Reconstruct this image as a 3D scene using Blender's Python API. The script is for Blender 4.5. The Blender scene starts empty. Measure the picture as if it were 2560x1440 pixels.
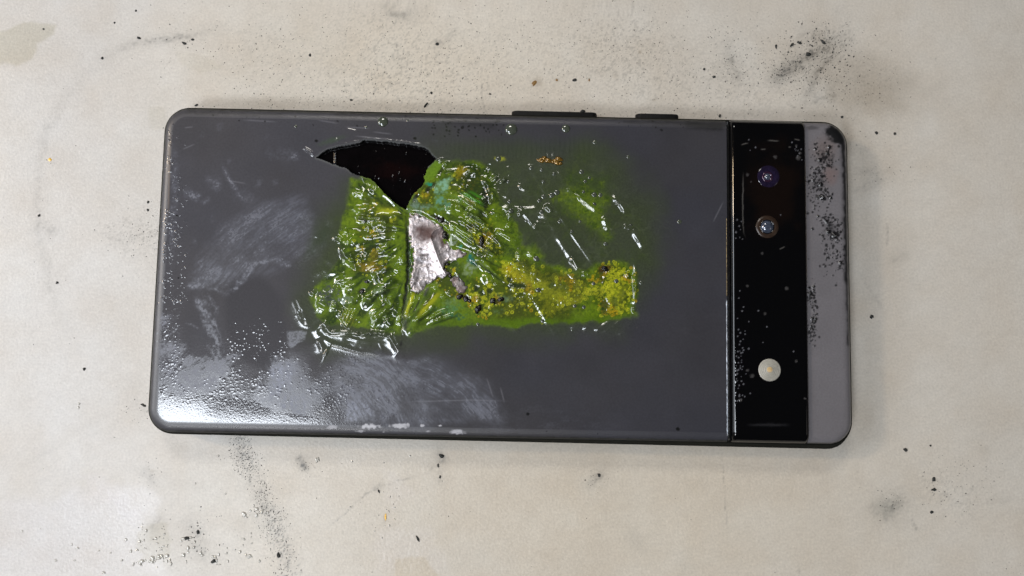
import bpy, math, random
import numpy as np

# ------------------------------------------------------------------ camera
MM = 0.001
F_PX = 2000.0
CAM_ROT = (math.radians(5.0505), math.radians(-0.7052), math.radians(1.0911))
CAM_LOC = (-0.178, -18.44, 181.585)          # millimetres
scene = bpy.context.scene
cam_data = bpy.data.cameras.new("camera")
cam = bpy.data.objects.new("camera", cam_data)
scene.collection.objects.link(cam)
cam.rotation_euler = CAM_ROT
cam.location = [c * MM for c in CAM_LOC]
cam_data.sensor_width = 36.0
cam_data.lens = F_PX / 2560.0 * 36.0
cam_data.clip_start = 0.005
cam_data.clip_end = 20
scene.camera = cam

# ------------------------------------------------------------------ world and lamps
world = bpy.data.worlds.new("World")
scene.world = world
world.use_nodes = True
world.node_tree.nodes["Background"].inputs[0].default_value = (0.90, 0.95, 1.0, 1)
world.node_tree.nodes["Background"].inputs[1].default_value = 0.02


def area_lamp(name, loc, target, sx, sy, power, colour, roll=0.0):
    ld = bpy.data.lights.new(name, 'AREA')
    ld.shape = 'RECTANGLE'
    ld.size, ld.size_y, ld.energy, ld.color = sx, sy, power, colour
    o = bpy.data.objects.new(name, ld)
    scene.collection.objects.link(o)
    from mathutils import Vector, Matrix
    d = Vector(target) - Vector(loc)
    q = d.to_track_quat('-Z', 'Y')
    o.rotation_euler = (q.to_matrix() @ Matrix.Rotation(roll, 3, 'Z')).to_euler()
    o.location = loc
    return o


area_lamp("ceiling_panel", (-0.40, -0.168, 1.0), (-0.40, -0.168, 0), 0.27, 0.14, 4.2, (0.86, 0.92, 1.0), math.radians(-8))
area_lamp("window_left", (-0.62, 0.02, 0.46), (0, 0, 0), 0.34, 0.34, 3.2, (0.88, 0.93, 1.0))
area_lamp("warm_room_lamp", (-1.02, 0.30, 0.78), (0, 0, 0), 0.10, 0.10, 4.2, (1.0, 0.76, 0.50))
area_lamp("front_lamp", (-0.26, -0.37, 0.62), (-0.06, 0, 0), 0.22, 0.16, 2.4, (0.95, 0.97, 1.0))
area_lamp("back_fill", (-0.11, 0.48, 0.58), (-0.06, 0, 0), 0.20, 0.11, 1.5, (1.0, 0.95, 0.88))  # unseen fill added behind the phone for glints on level folds
area_lamp("right_fill", (0.95, -0.25, 0.80), (0, 0, 0), 0.3, 0.3, 0.35, (1.0, 0.93, 0.84))  # weak unseen fill added to lift the right side

scene.view_settings.view_transform = 'Standard'
scene.view_settings.look = 'None'
scene.view_settings.exposure = -0.30
scene.view_settings.gamma = 1.0

# ------------------------------------------------------------------ projection helpers (all in mm)
def _rot(a):
    rx, ry, rz = a
    cx, sx, cy, sy, cz, sz = math.cos(rx), math.sin(rx), math.cos(ry), math.sin(ry), math.cos(rz), math.sin(rz)
    return np.array([[cz, -sz, 0], [sz, cz, 0], [0, 0, 1]]) @ np.array([[cy, 0, sy], [0, 1, 0], [-sy, 0, cy]]) @ np.array([[1, 0, 0], [0, cx, -sx], [0, sx, cx]])


RC = _rot(CAM_ROT)
CC = np.array(CAM_LOC)


def to_px(x, y, z):
    qx, qy, qz = x - CC[0], y - CC[1], z - CC[2]
    a = qx * RC[0, 0] + qy * RC[1, 0] + qz * RC[2, 0]
    b = qx * RC[0, 1] + qy * RC[1, 1] + qz * RC[2, 1]
    c = qx * RC[0, 2] + qy * RC[1, 2] + qz * RC[2, 2]
    return 1280 + F_PX * a / -c, 720 - F_PX * b / -c


def on_plane(u, v, z):
    """place on the level surface at height z (mm) that the measured photo position falls on"""
    d = np.array([(u - 1280) / F_PX, -(v - 720) / F_PX, -1.0])
    w = RC @ d
    t = (z - CC[2]) / w[2]
    return CC[0] + t * w[0], CC[1] + t * w[1]


# ------------------------------------------------------------------ noise
_rs = np.random.RandomState(11)
_TAB = _rs.rand(512, 512).astype(np.float32)


def vnoise(x, y, seed=0):
    x = x + seed * 37.17
    y = y + seed * 91.73
    xi = np.floor(x).astype(np.int64)
    yi = np.floor(y).astype(np.int64)
    fx = (x - xi).astype(np.float32)
    fy = (y - yi).astype(np.float32)
    fx = fx * fx * fx * (fx * (fx * 6 - 15) + 10)
    fy = fy * fy * fy * (fy * (fy * 6 - 15) + 10)
    x0, x1, y0, y1 = xi & 511, (xi + 1) & 511, yi & 511, (yi + 1) & 511
    return (_TAB[x0, y0] * (1 - fx) + _TAB[x1, y0] * fx) * (1 - fy) + (_TAB[x0, y1] * (1 - fx) + _TAB[x1, y1] * fx) * fy


def fbm(u, v, scale, octv=4, seed=0, gain=0.5, ang=0.0, stretch=1.0):
    """0..1 noise; scale = feature size in px, stretched along angle ang (degrees)"""
    a = math.radians(ang)
    p = (u * math.cos(a) + v * math.sin(a)) / (scale * stretch)
    q = (-u * math.sin(a) + v * math.cos(a)) / scale
    s, amp, tot = 0, 1.0, 0
    for o in range(octv):
        s = s + amp * vnoise(p, q, seed + o * 3)
        tot += amp
        amp *= gain
        p, q = p * 2.03, q * 2.03
    return s / tot


def ss(a, b, x):
    t = np.clip((x - a) / (b - a), 0, 1)
    return t * t * (3 - 2 * t)


def seg_dist(u, v, pts):
    """distance to polyline and running parameter 0..1"""
    best = np.full(u.shape, 1e9)
    par = np.zeros(u.shape)
    L = [math.dist(pts[i], pts[i + 1]) for i in range(len(pts) - 1)]
    T = sum(L)
    acc = 0
    for i in range(len(pts) - 1):
        ax, ay = pts[i]
        bx, by = pts[i + 1]
        dx, dy = bx - ax, by - ay
        t = np.clip(((u - ax) * dx + (v - ay) * dy) / (dx * dx + dy * dy + 1e-9), 0, 1)
        d = np.hypot(u - ax - t * dx, v - ay - t * dy)
        m = d < best
        best = np.where(m, d, best)
        par = np.where(m, (acc + t * L[i]) / T, par)
        acc += L[i]
    return best, par


def poly_sd(u, v, pts):
    """signed distance, negative inside"""
    d, _ = seg_dist(u, v, list(pts) + [pts[0]])
    ins = np.zeros(u.shape, bool)
    n = len(pts)
    for i in range(n):
        x1, y1 = pts[i]
        x2, y2 = pts[(i + 1) % n]
        if y1 == y2:
            continue
        c = ((y1 > v) != (y2 > v)) & (u < (x2 - x1) * (v - y1) / (y2 - y1) + x1)
        ins ^= c
    return np.where(ins, -d, d)


# ------------------------------------------------------------------ mesh helpers
def link(o, parent=None):
    scene.collection.objects.link(o)
    if parent is not None:
        o.parent = parent
    return o


def raw_mesh(name, verts, faces, smooth=True):
    """verts (n,3) in metres, faces (m,3) or (m,4) int array"""
    me = bpy.data.meshes.new(name)
    verts = np.asarray(verts, np.float32)
    faces = np.asarray(faces, np.int32)
    k = faces.shape[1]
    me.vertices.add(len(verts))
    me.vertices.foreach_set("co", verts.ravel())
    me.loops.add(faces.size)
    me.loops.foreach_set("vertex_index", faces.ravel())
    me.polygons.add(len(faces))
    me.polygons.foreach_set("loop_start", np.arange(0, faces.size, k, dtype=np.int32))
    me.update(calc_edges=True)
    me.polygons.foreach_set("use_smooth", np.full(len(faces), smooth))
    me.validate()
    return me


def pmesh(name, verts, faces, mat, parent=None, smooth=True):
    me = bpy.data.meshes.new(name)
    me.from_pydata([tuple(v) for v in verts], [], faces)
    me.update()
    for p in me.polygons:
        p.use_smooth = smooth
    me.materials.append(mat)
    return link(bpy.data.objects.new(name, me), parent)


def tag(o, label=None, cat=None, group=None, kind=None):
    if label: o["label"] = label
    if cat: o["category"] = cat
    if group: o["group"] = group
    if kind: o["kind"] = kind
    return o


class Sheet:
    """a height field with painted pigment, roughness, metal and grain; measured in photo pixels"""
    def __init__(s, xs, ys, z0):
        s.xs, s.ys = xs, ys
        s.X, s.Y = np.meshgrid(xs, ys, indexing='ij')
        s.U, s.V = to_px(s.X, s.Y, z0)
        s.z0 = z0
        sh = s.X.shape
        s.Z = np.full(sh, float(z0))
        s.C = np.zeros(sh + (3,), np.float32)
        s.R = np.full(sh, 0.3)
        s.M = np.zeros(sh)
        s.S = np.zeros(sh)
        s.K = np.zeros(sh)
        s.fat, s.low = 1.0, 1.0

    def box(s, u0, v0, u1, v1):
        """index slices that cover a pixel box"""
        c = [on_plane(a, b, s.z0) for a, b in ((u0, v0), (u1, v0), (u0, v1), (u1, v1))]
        x0, x1 = min(p[0] for p in c), max(p[0] for p in c)
        y0, y1 = min(p[1] for p in c), max(p[1] for p in c)
        return (slice(max(0, np.searchsorted(s.xs, x0) - 1), np.searchsorted(s.xs, x1) + 1),
                slice(max(0, np.searchsorted(s.ys, y0) - 1), np.searchsorted(s.ys, y1) + 1))

    def _bb(s, pts, m):
        us = [p[0] for p in pts]
        vs = [p[1] for p in pts]
        return s.box(min(us) - m, min(vs) - m, max(us) + m, max(vs) + m)

    def line_mask(s, pts, w, taper=True, warp=0, seed=0):
        sl = s._bb(pts, w * 3 + warp)
        u, v = s.U[sl], s.V[sl]
        if warp:
            u = u + (fbm(u, v, 14, 3, seed) - .5) * 2 * warp
            v = v + (fbm(u, v, 14, 3, seed + 9) - .5) * 2 * warp
        d, t = seg_dist(u, v, pts)
        m = np.exp(-(d / w) ** 2)
        if taper:
            m = m * ss(0, 1, np.clip(np.minimum(t, 1 - t) * 3.2 + 0.02, 0, 1))
        return sl, m

    def ridge(s, pts, w, h, **k):
        w, h = w * s.fat, h * s.low
        sl, m = s.line_mask(pts, w, **k)
        s.Z[sl] += h * m
        if w < 8:
            sl, m = s.line_mask(pts, w * 2.6, **k)
            s.Z[sl] += h * .55 * m

    def poly_mask(s, pts, soft=6, warp=0, scale=20, seed=0):
        sl = s._bb(pts, soft * 2 + warp)
        u, v = s.U[sl], s.V[sl]
        if warp:
            du = (fbm(u, v, scale, 4, seed) - .5) * 2 * warp
            dv = (fbm(u, v, scale, 4, seed + 17) - .5) * 2 * warp
            u, v = u + du, v + dv
        return sl, 1 - ss(-soft, soft, poly_sd(u, v, pts))

    def blob_mask(s, cu, cv, ru, rv, ang=0, soft=0.5, warp=0.0, seed=0, scale=None):
        r = max(ru, rv) * (1.3 + warp)
        sl = s.box(cu - r, cv - r, cu + r, cv + r)
        a = math.radians(ang)
        du, dv = s.U[sl] - cu, s.V[sl] - cv
        p = (du * math.cos(a) + dv * math.sin(a)) / ru
        q = (-du * math.sin(a) + dv * math.cos(a)) / rv
        d = np.hypot(p, q)
        if warp:
            d = d + (fbm(s.U[sl], s.V[sl], scale or max(5, min(ru, rv) * .6), 4, seed) - .5) * 2 * warp
        return sl, 1 - ss(1 - soft, 1 + soft * .3, d)

    def paint(s, slm, col, a=1.0):
        sl, m = slm
        m = np.clip(m * a, 0, 1)[..., None]
        s.C[sl] = s.C[sl] * (1 - m) + np.array(col, np.float32) * m

    def tint(s, slm, col, a=1.0):
        sl, m = slm
        m = np.clip(m * a, 0, 1)[..., None]
        s.C[sl] = s.C[sl] * (1 - m + np.array(col, np.float32) * m)

    def setr(s, slm, r, a=1.0, ch='R'):
        sl, m = slm
        m = np.clip(m * a, 0, 1)
        A = getattr(s, ch)
        A[sl] = A[sl] * (1 - m) + r * m

    def dome(s, u, v, r, h, rim=None, rimcol=None, core=None):
        sl = s.box(u - r * 1.4, v - r * 1.4, u + r * 1.4, v + r * 1.4)
        d = np.hypot(s.U[sl] - u, s.V[sl] - v) / r
        s.Z[sl] += h * np.sqrt(np.clip(1 - d * d, 0, 1))
        if rimcol is not None:
            s.paint((sl, np.exp(-((d - .85) / .28) ** 2)), rimcol, rim)
        if core is not None:
            s.paint((sl, np.clip(1 - d, 0, 1)), core, rim)

    def bead(s, u, v, r, h):
        sl = s.box(u - r, v - r, u + r, v + r)
        d2 = ((s.U[sl] - u) ** 2 + (s.V[sl] - v) ** 2) / (r * r)
        s.Z[sl] += h * np.clip(1 - d2, 0, 1) ** 2
        s.R[sl] = np.where(d2 < 1, np.minimum(s.R[sl], .10), s.R[sl])

    def build(s, name, keep, mat, parent=None, skirt=0.0, kind=None):
        """keep: bool array per cell (nx-1, ny-1)"""
        nx, ny = s.X.shape
        idx = np.arange(nx * ny).reshape(nx, ny)
        q = np.stack([idx[:-1, :-1], idx[1:, :-1], idx[1:, 1:], idx[:-1, 1:]], -1)[keep]
        used, inv = np.unique(q, return_inverse=True)
        faces = inv.reshape(q.shape).astype(np.int32)
        V = np.stack([s.X.ravel()[used], s.Y.ravel()[used], s.Z.ravel()[used]], 1)
        col = s.C.reshape(-1, 3)[used]
        aux = np.stack([s.R.ravel()[used], s.M.ravel()[used], s.S.ravel()[used], s.K.ravel()[used]], 1)
        if skirt:
            e = np.concatenate([faces[:, [0, 1]], faces[:, [1, 2]], faces[:, [2, 3]], faces[:, [3, 0]]])
            key = np.sort(e, 1).astype(np.int64)
            kk = key[:, 0] * (len(used) + 1) + key[:, 1]
            _, first, cnt = np.unique(kk, return_index=True, return_counts=True)
            be = e[first[cnt == 1]]
            bv = np.unique(be)
            mp = np.full(len(used), -1)
            mp[bv] = np.arange(len(bv)) + len(used)
            V = np.concatenate([V, V[bv], V[bv] - np.array([0, 0, skirt])])
            nb = len(bv)
            col = np.concatenate([col, col[bv], col[bv] * .8])
            aux = np.concatenate([aux, aux[bv], aux[bv]])
            faces = np.concatenate([faces, np.stack([mp[be[:, 1]], mp[be[:, 0]], mp[be[:, 0]] + nb, mp[be[:, 1]] + nb], 1)])
        me = raw_mesh(name, V * MM, faces)
        c4 = np.ones((len(V), 4), np.float32)
        c4[:, :3] = np.clip(col, 0, 1)
        a = me.color_attributes.new("pigment", 'FLOAT_COLOR', 'POINT')
        a.data.foreach_set("color", c4.ravel())
        a = me.color_attributes.new("finish", 'FLOAT_COLOR', 'POINT')
        a.data.foreach_set("color", np.clip(aux, 0, 1).astype(np.float32).ravel())
        me.materials.append(mat)
        return link(bpy.data.objects.new(name, me), parent)


# ------------------------------------------------------------------ materials
def new_mat(name):
    m = bpy.data.materials.new(name)
    m.use_nodes = True
    return m, m.node_tree, m.node_tree.nodes["Principled BSDF"]


def plain(name, col, rough=0.5, metal=0.0, coat=0.0, noise=0.15, nscale=900, bump=0.0, bscale=4000, spec=0.5):
    m, nt, b = new_mat(name)
    tc = nt.nodes.new("ShaderNodeTexCoord")
    n = nt.nodes.new("ShaderNodeTexNoise")
    n.inputs["Scale"].default_value = nscale
    n.inputs["Detail"].default_value = 4
    nt.links.new(tc.outputs["Object"], n.inputs["Vector"])
    r = nt.nodes.new("ShaderNodeMapRange")
    r.inputs["To Min"].default_value = 1 - noise * 1.6
    r.inputs["To Max"].default_value = 1 + noise * 1.6
    nt.links.new(n.outputs["Fac"], r.inputs["Value"])
    mx = nt.nodes.new("ShaderNodeVectorMath")
    mx.operation = 'SCALE'
    mx.inputs[0].default_value = col
    nt.links.new(r.outputs["Result"], mx.inputs["Scale"])
    nt.links.new(mx.outputs["Vector"], b.inputs["Base Color"])
    b.inputs["Roughness"].default_value = rough
    b.inputs["Metallic"].default_value = metal
    b.inputs["Coat Weight"].default_value = coat
    b.inputs["Specular IOR Level"].default_value = spec
    if bump:
        n2 = nt.nodes.new("ShaderNodeTexNoise")
        n2.inputs["Scale"].default_value = bscale
        nt.links.new(tc.outputs["Object"], n2.inputs["Vector"])
        bp = nt.nodes.new("ShaderNodeBump")
        bp.inputs["Strength"].default_value = bump
        bp.inputs["Distance"].default_value = 0.0001
        nt.links.new(n2.outputs["Fac"], bp.inputs["Height"])
        nt.links.new(bp.outputs["Normal"], b.inputs["Normal"])
    return m


def sheet_mat(name, grain_scale, grain_dist, detail=3.0, coat=0.0, spec=0.5, colnoise=0.12, cscale=2500, coat_ior=1.5):
    """colour and finish from the sheet's own attributes; grain = fine relief, masked by finish.b"""
    m, nt, b = new_mat(name)
    L = nt.links.new
    a1 = nt.nodes.new("ShaderNodeAttribute"); a1.attribute_name = "pigment"
    a2 = nt.nodes.new("ShaderNodeAttribute"); a2.attribute_name = "finish"
    sp = nt.nodes.new("ShaderNodeSeparateColor")
    L(a2.outputs["Color"], sp.inputs["Color"])
    tc = nt.nodes.new("ShaderNodeTexCoord")
    nc = nt.nodes.new("ShaderNodeTexNoise")
    nc.inputs["Scale"].default_value = cscale
    nc.inputs["Detail"].default_value = 3
    L(tc.outputs["Object"], nc.inputs["Vector"])
    mr = nt.nodes.new("ShaderNodeMapRange")
    mr.inputs["From Min"].default_value = 0.25
    mr.inputs["From Max"].default_value = 0.75
    mr.inputs["To Min"].default_value = 1 - colnoise
    mr.inputs["To Max"].default_value = 1 + colnoise
    L(nc.outputs["Fac"], mr.inputs["Value"])
    vm = nt.nodes.new("ShaderNodeVectorMath"); vm.operation = 'SCALE'
    L(a1.outputs["Color"], vm.inputs[0])
    L(mr.outputs["Result"], vm.inputs["Scale"])
    L(vm.outputs["Vector"], b.inputs["Base Color"])
    L(sp.outputs["Red"], b.inputs["Roughness"])
    L(sp.outputs["Green"], b.inputs["Metallic"])
    b.inputs["Coat Weight"].default_value = coat
    b.inputs["Coat Roughness"].default_value = 0.06
    b.inputs["Specular IOR Level"].default_value = spec
    n = nt.nodes.new("ShaderNodeTexNoise")
    n.inputs["Scale"].default_value = grain_scale
    n.inputs["Detail"].default_value = detail
    L(tc.outputs["Object"], n.inputs["Vector"])
    mul = nt.nodes.new("ShaderNodeMath"); mul.operation = 'MULTIPLY'
    L(n.outputs["Fac"], mul.inputs[0])
    L(sp.outputs["Blue"], mul.inputs[1])
    bp = nt.nodes.new("ShaderNodeBump")
    bp.inputs["Strength"].default_value = 1.0
    bp.inputs["Distance"].default_value = grain_dist
    L(mul.outputs["Value"], bp.inputs["Height"])
    if coat:
        # pigment lies below a clear skin: the skin carries the relief, the pigment is smoother
        b.inputs["Coat IOR"].default_value = coat_ior
        L(sp.outputs["Red"], b.inputs["Coat Roughness"])
        for l_ in list(b.inputs["Roughness"].links):
            nt.links.remove(l_)
        b.inputs["Roughness"].default_value = 0.5
        L(bp.outputs["Normal"], b.inputs["Coat Normal"])
        mxn = nt.nodes.new("ShaderNodeMix"); mxn.data_type = 'VECTOR'
        L(a2.outputs["Alpha"], mxn.inputs["Factor"])
        L(bp.outputs["Normal"], mxn.inputs[4])
        mxn.inputs[5].default_value = (0, 0, 1)
        nrm = nt.nodes.new("ShaderNodeVectorMath"); nrm.operation = 'NORMALIZE'
        L(mxn.outputs[1], nrm.inputs[0])
        L(nrm.outputs["Vector"], b.inputs["Normal"])
    else:
        L(bp.outputs["Normal"], b.inputs["Normal"])
    return m


M_TABLE = sheet_mat("worn_laminate", 1500, 0.00010, 2.0, spec=0.45, colnoise=0.09, cscale=2000)
M_PANEL = sheet_mat("charred_polycarbonate", 2600, 0.00016, 3.0, coat=1.0, spec=0.15, colnoise=0.10, cscale=2200, coat_ior=1.5)
M_FILM = sheet_mat("melted_green_plastic", 2400, 0.00016, 3.0, coat=1.0, spec=0.15, colnoise=0.20, cscale=2600, coat_ior=1.58)
M_GLASS = sheet_mat("black_bar_glass", 3500, 0.00010, 3.0, spec=0.5, colnoise=0.1)
M_FOIL = sheet_mat("crumpled_foil", 5200, 0.00010, 4.0, spec=0.5, colnoise=0.3, cscale=5200)
M_FRAME = plain("dark_olive_metal", (0.012, 0.012, 0.009), 0.75, 0.0, spec=.12, noise=0.2, bump=0.5)
M_BLACK = plain("soot_black", (0.006, 0.006, 0.006), 0.45, noise=0.5, bump=1.0, bscale=3000)
M_BUTTON = plain("black_button_plastic", (0.006, 0.006, 0.006), 0.6, spec=.2, noise=0.5, bump=1.0, bscale=2500)
M_SPECK = plain("soot_grain", (0.020, 0.022, 0.020), 0.6, noise=0.5)
M_CHAR = plain("glossy_char", (0.008, 0.007, 0.006), 0.22, noise=0.5, bump=1.0, bscale=3500)

R = random.Random(5)

# ================================================================== TABLE
def axis(lo, hi, step, far):
    a = list(np.arange(lo, hi + 1e-6, step))
    g, x, st = [], hi, step
    while x < far:
        st *= 1.6
        x += st
        g.append(x)
    h, x, st = [], lo, step
    while x > -far:
        st *= 1.6
        x -= st
        h.append(x)
    return np.array(h[::-1] + a + g)


T = Sheet(axis(-122, 122, 0.33, 450), axis(-92, 62, 0.33, 400), 0.0)
U, V = T.U, T.V
base = np.array([0.575, 0.535, 0.475])
n1 = fbm(U, V, 260, 3, 1)[..., None]
n2 = fbm(U, V, 90, 4, 2)[..., None]
T.C[:] = base * (0.95 + 0.10 * n1)
T.C *= 1 + (n2 - .5) * np.array([0.10, 0.15, 0.21])              # warm/cool mottling
n3 = fbm(U, V, 9, 3, 5, ang=-25, stretch=2.0)[..., None]
T.C *= 1 + (n3 - .5) * 0.09
warm = (np.exp(-((U - 1500) / 750) ** 2 - ((V - 1300) / 350) ** 2) + np.exp(-((U - 1050) / 500) ** 2 - ((V - 170) / 170) ** 2) * .8)[..., None]
T.C *= 1 + np.clip(warm, 0, 1) * np.array([0.0, -0.035, -0.10])
cool = np.exp(-((U - 150) / 330) ** 2)[..., None]
T.C *= 1 + cool * np.array([0.02, 0.05, 0.12])
T.R[:] = 0.36 + 0.12 * fbm(U, V, 60, 3, 8)
T.S[:] = 0.55
T.Z += (fbm(U, V, 10, 2, 6) - .5) * 0.018

SOOT = (0.10, 0.10, 0.095)
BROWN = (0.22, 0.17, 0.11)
# greenish beige old blots, upper left
for p, a in (([(-40, 95), (20, 70), (75, 50), (140, 62), (138, 85), (95, 110), (85, 145), (40, 165), (-40, 150)], .30),
             ([(440, 120), (520, 140), (560, 165), (500, 185), (450, 160)], .10), ([(370, 270), (410, 265), (420, 330), (380, 320)], .12)):
    T.tint(T.poly_mask(p, 5, 8, 30, 3), (.66, .64, .50), min(1, a * 1.5))
# greyish old rings and smears (polyline, half-width, strength)
for pts, w, a, wp in (
    ([(255, 145), (330, 108), (400, 99), (480, 90), (545, 75)], 9, .22, 6), ([(340, 104), (400, 99), (480, 92)], 3.5, .45, 3),
    ([(545, 75), (600, 80), (680, 95), (760, 110)], 2.2, .12, 2),
    ([(235, 160), (170, 235), (115, 330), (95, 430), (92, 560), (118, 700), (165, 830)], 10, .11, 8),
    ([(125, 620), (124, 690), (122, 740)], 3, .16, 2), ([(100, 560), (135, 580)], 9, .20, 5),
    ([(955, 12), (975, 32), (1010, 40), (1035, 30)], 9, .30, 8), ([(985, 15), (1020, 14)], 3, .40, 3),
    ([(1115, 95), (1135, 78)], 10, .13, 9), ([(1090, 105), (1105, 112)], 5, .25, 4),
    ([(1203, 200), (1206, 245), (1211, 285)], 1.8, .55, 1.5),
    ([(993, 110), (996, 140)], 1.7, .4, 1.5), ([(1120, 14), (1145, 14)], 3, .3, 4),
    ([(1815, 112), (1830, 160), (1850, 210)], 9, .30, 9),
    ([(1942, 196), (1965, 178), (2000, 158), (2060, 118), (2100, 98)], 11, .55, 10),
    ([(1940, 196), (1960, 182), (1985, 165)], 8, .75, 6),
    ([(2032, 200), (2048, 175), (2088, 140)], 6, .55, 6), ([(2010, 250), (2030, 215), (2035, 195)], 8, .35, 7),
    ([(1975, 95), (2030, 80), (2090, 95)], 22, .14, 16), ([(2040, 250), (2080, 245)], 10, .25, 8),
    ([(1970, 255), (1988, 270)], 3, .4, 4),
    ([(597, 1098), (610, 1135), (622, 1170)], 17, .22, 12), ([(640, 1215), (660, 1260), (690, 1310)], 14, .20, 12),
    ([(690, 1310), (705, 1370), (735, 1440)], 14, .15, 10),
    ([(752, 1150), (762, 1170)], 8, .42, 5), ([(755, 1160), (760, 1168)], 5, .5, 4),
    ([(820, 1320), (860, 1285), (915, 1235), (950, 1218)], 2.2, .40, 2), ([(950, 1218), (1000, 1200), (1050, 1192)], 3, .2, 3),
    ([(938, 1222), (952, 1214)], 5, .35, 3), ([(1060, 1180), (1090, 1160), (1105, 1140)], 12, .14, 8),
    ([(1100, 1135), (1106, 1150)], 7, .35, 5), ([(1098, 1180), (1100, 1205)], 5, .2, 5),
    ([(1478, 1208), (1500, 1188)], 10, .33, 6),
    ([(1803, 1112), (1809, 1180), (1813, 1260), (1822, 1370)], 1.5, .28, 1.2),
    ([(2205, 1275), (2240, 1260)], 26, .26, 12), ([(2215, 1270), (2225, 1280)], 12, .2, 8),
    ([(2280, 1300), (2290, 1325)], 3, .3, 3), ([(2217, 560), (2218, 612)], 2.2, .6, 1), ([(2150, 480), (2200, 450)], 14, .13, 12),
    ([(2260, 640), (2230, 655)], 9, .12, 6), ([(2220, 430), (2150, 425)], 12, .12, 8),
    ([(2135, 660), (2180, 730), (2225, 800)], 3.5, .12, 3),
    ([(360, 1180), (380, 1200)], 9, .22, 8), ([(480, 1320), (500, 1345)], 13, .24, 12), ([(490, 1370), (508, 1388)], 10, .2, 9),
    ([(385, 1320), (400, 1300)], 9, .2, 8), ([(340, 1010), (365, 1025)], 8, .13, 7),
    ([(290, 600), (385, 590)], 14, .05, 9), ([(2340, 145), (2345, 170)], 1.4, .25, 1),
    ([(1995, 1410), (2000, 1440)], 2, .25, 1), ([(1960, 1440), (1965, 1400)], 1, .15, 1)):
    sl, m = T.line_mask(pts, w, taper=len(pts) > 2, warp=wp + 2, seed=int(pts[0][0]))
    m = m * (.30 + 1.2 * ss(.35, .75, fbm(T.U[sl], T.V[sl], 5, 3, 61, ang=-20, stretch=1.6)))
    T.paint((sl, m), SOOT, a)
    if w > 4:
        slb, mb = T.line_mask(pts, w * 2.2, taper=False, warp=wp * 2, seed=int(pts[0][0]) + 1)
        T.paint((slb, mb), SOOT, a * .30)
# brown stains and patches; soft shadow along the phone's top edge painted in
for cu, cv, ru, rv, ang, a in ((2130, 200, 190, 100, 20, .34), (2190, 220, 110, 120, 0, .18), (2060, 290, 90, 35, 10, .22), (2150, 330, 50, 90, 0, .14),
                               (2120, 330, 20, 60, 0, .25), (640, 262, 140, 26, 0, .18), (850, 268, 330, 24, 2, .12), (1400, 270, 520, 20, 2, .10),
                               (1345, 205, 14, 16, 0, .35), (1600, 130, 5, 6, 0, .5), (1392, 200, 7, 6, 0, .45), (1472, 200, 3, 6, 0, .45),
                               (1635, 250, 5, 5, 0, .4), (1540, 190, 10, 6, 0, .2), (380, 1178, 10, 6, 0, .2), (963, 1295, 5, 12, 0, .4),
                               (330, 960, 50, 40, 0, .07), (720, 700, 10, 10, 0, 0.1), (2250, 700, 60, 300, 0, .05)):
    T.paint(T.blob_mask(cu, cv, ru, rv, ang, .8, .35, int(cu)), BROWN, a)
for k in range(46):
    cu, cv = R.uniform(0, 2560), R.choice([R.uniform(0, 290), R.uniform(1110, 1440), R.uniform(0, 1440)])
    T.paint(T.blob_mask(cu, cv, R.uniform(15, 70), R.uniform(8, 40), R.uniform(-60, 60), .95, .5, k), R.choice([SOOT, BROWN, (.30, .29, .26)]), R.uniform(.03, .10))
for k in range(60):
    cu, cv = R.uniform(0, 2560), R.uniform(0, 1440)
    a_ = R.uniform(0, 3.14)
    l_ = R.uniform(8, 50)
    T.paint(T.line_mask([(cu, cv), (cu + l_ * math.cos(a_), cv + l_ * math.sin(a_))], R.uniform(.9, 1.6), warp=2, seed=k), (.25, .23, .20), R.uniform(.08, .25))
# ring stain and wiped glossy patches, lower left
T.tint(T.poly_mask([(345, 1330), (380, 1305), (420, 1310), (432, 1345), (425, 1385), (395, 1402), (355, 1395), (340, 1360)], 5, 9, 22, 4), (.80, .78, .70), .55)
for p in ([(950, 1180), (1010, 1195), (1030, 1240), (985, 1265), (960, 1240)], [(940, 1330), (1000, 1320), (1080, 1320), (1130, 1440), (930, 1440)],
          [(380, 1230), (400, 1250), (395, 1300), (340, 1300), (200, 1200)], [(0, 1250), (300, 1230), (380, 1330), (420, 1440), (0, 1440)]):
    m = T.poly_mask(p, 16, 26, 60, 6)
    T.tint(m, (1.03, 1.035, 1.07), .8)
    T.setr(m, .26, .8)
T.tint(T.poly_mask([(990, 1395), (1060, 1390), (1100, 1440), (985, 1450)], 4, 6, 25, 7), (.92, .88, .80), .8)
T.paint(T.blob_mask(2220, 1268, 45, 32, -20, .9, .35, 3), (.20, .21, .18), .22)
# speckled scorch dust close to the trails (too fine to be grains)
for pts, w, a in (([(600, 1095), (640, 1215), (690, 1310), (730, 1440)], 20, .55), ([(940, 40), (1000, 160), (1100, 230)], 120, .16),
                  ([(1000, 170), (1500, 150)], 130, .14), ([(1560, 100), (1700, 220), (1850, 230)], 110, .18), ([(1990, 160), (2090, 100)], 38, .45),
                  ([(650, 120), (900, 240)], 90, .14), ([(2060, 230), (2200, 200)], 60, .16), ([(2350, 1220), (2420, 1250)], 50, .16), ([(300, 580), (390, 600)], 40, .25)):
    sl, m = T.line_mask(pts, w, taper=False, warp=20, seed=3)
    sp = ss(.60, .72, fbm(T.U[sl], T.V[sl], 4.0, 2, 21))
    T.paint((sl, m * sp), (.12, .12, .11), a * 1.2)
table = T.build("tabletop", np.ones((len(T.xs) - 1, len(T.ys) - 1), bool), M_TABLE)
tag(table, kind="structure")


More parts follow.
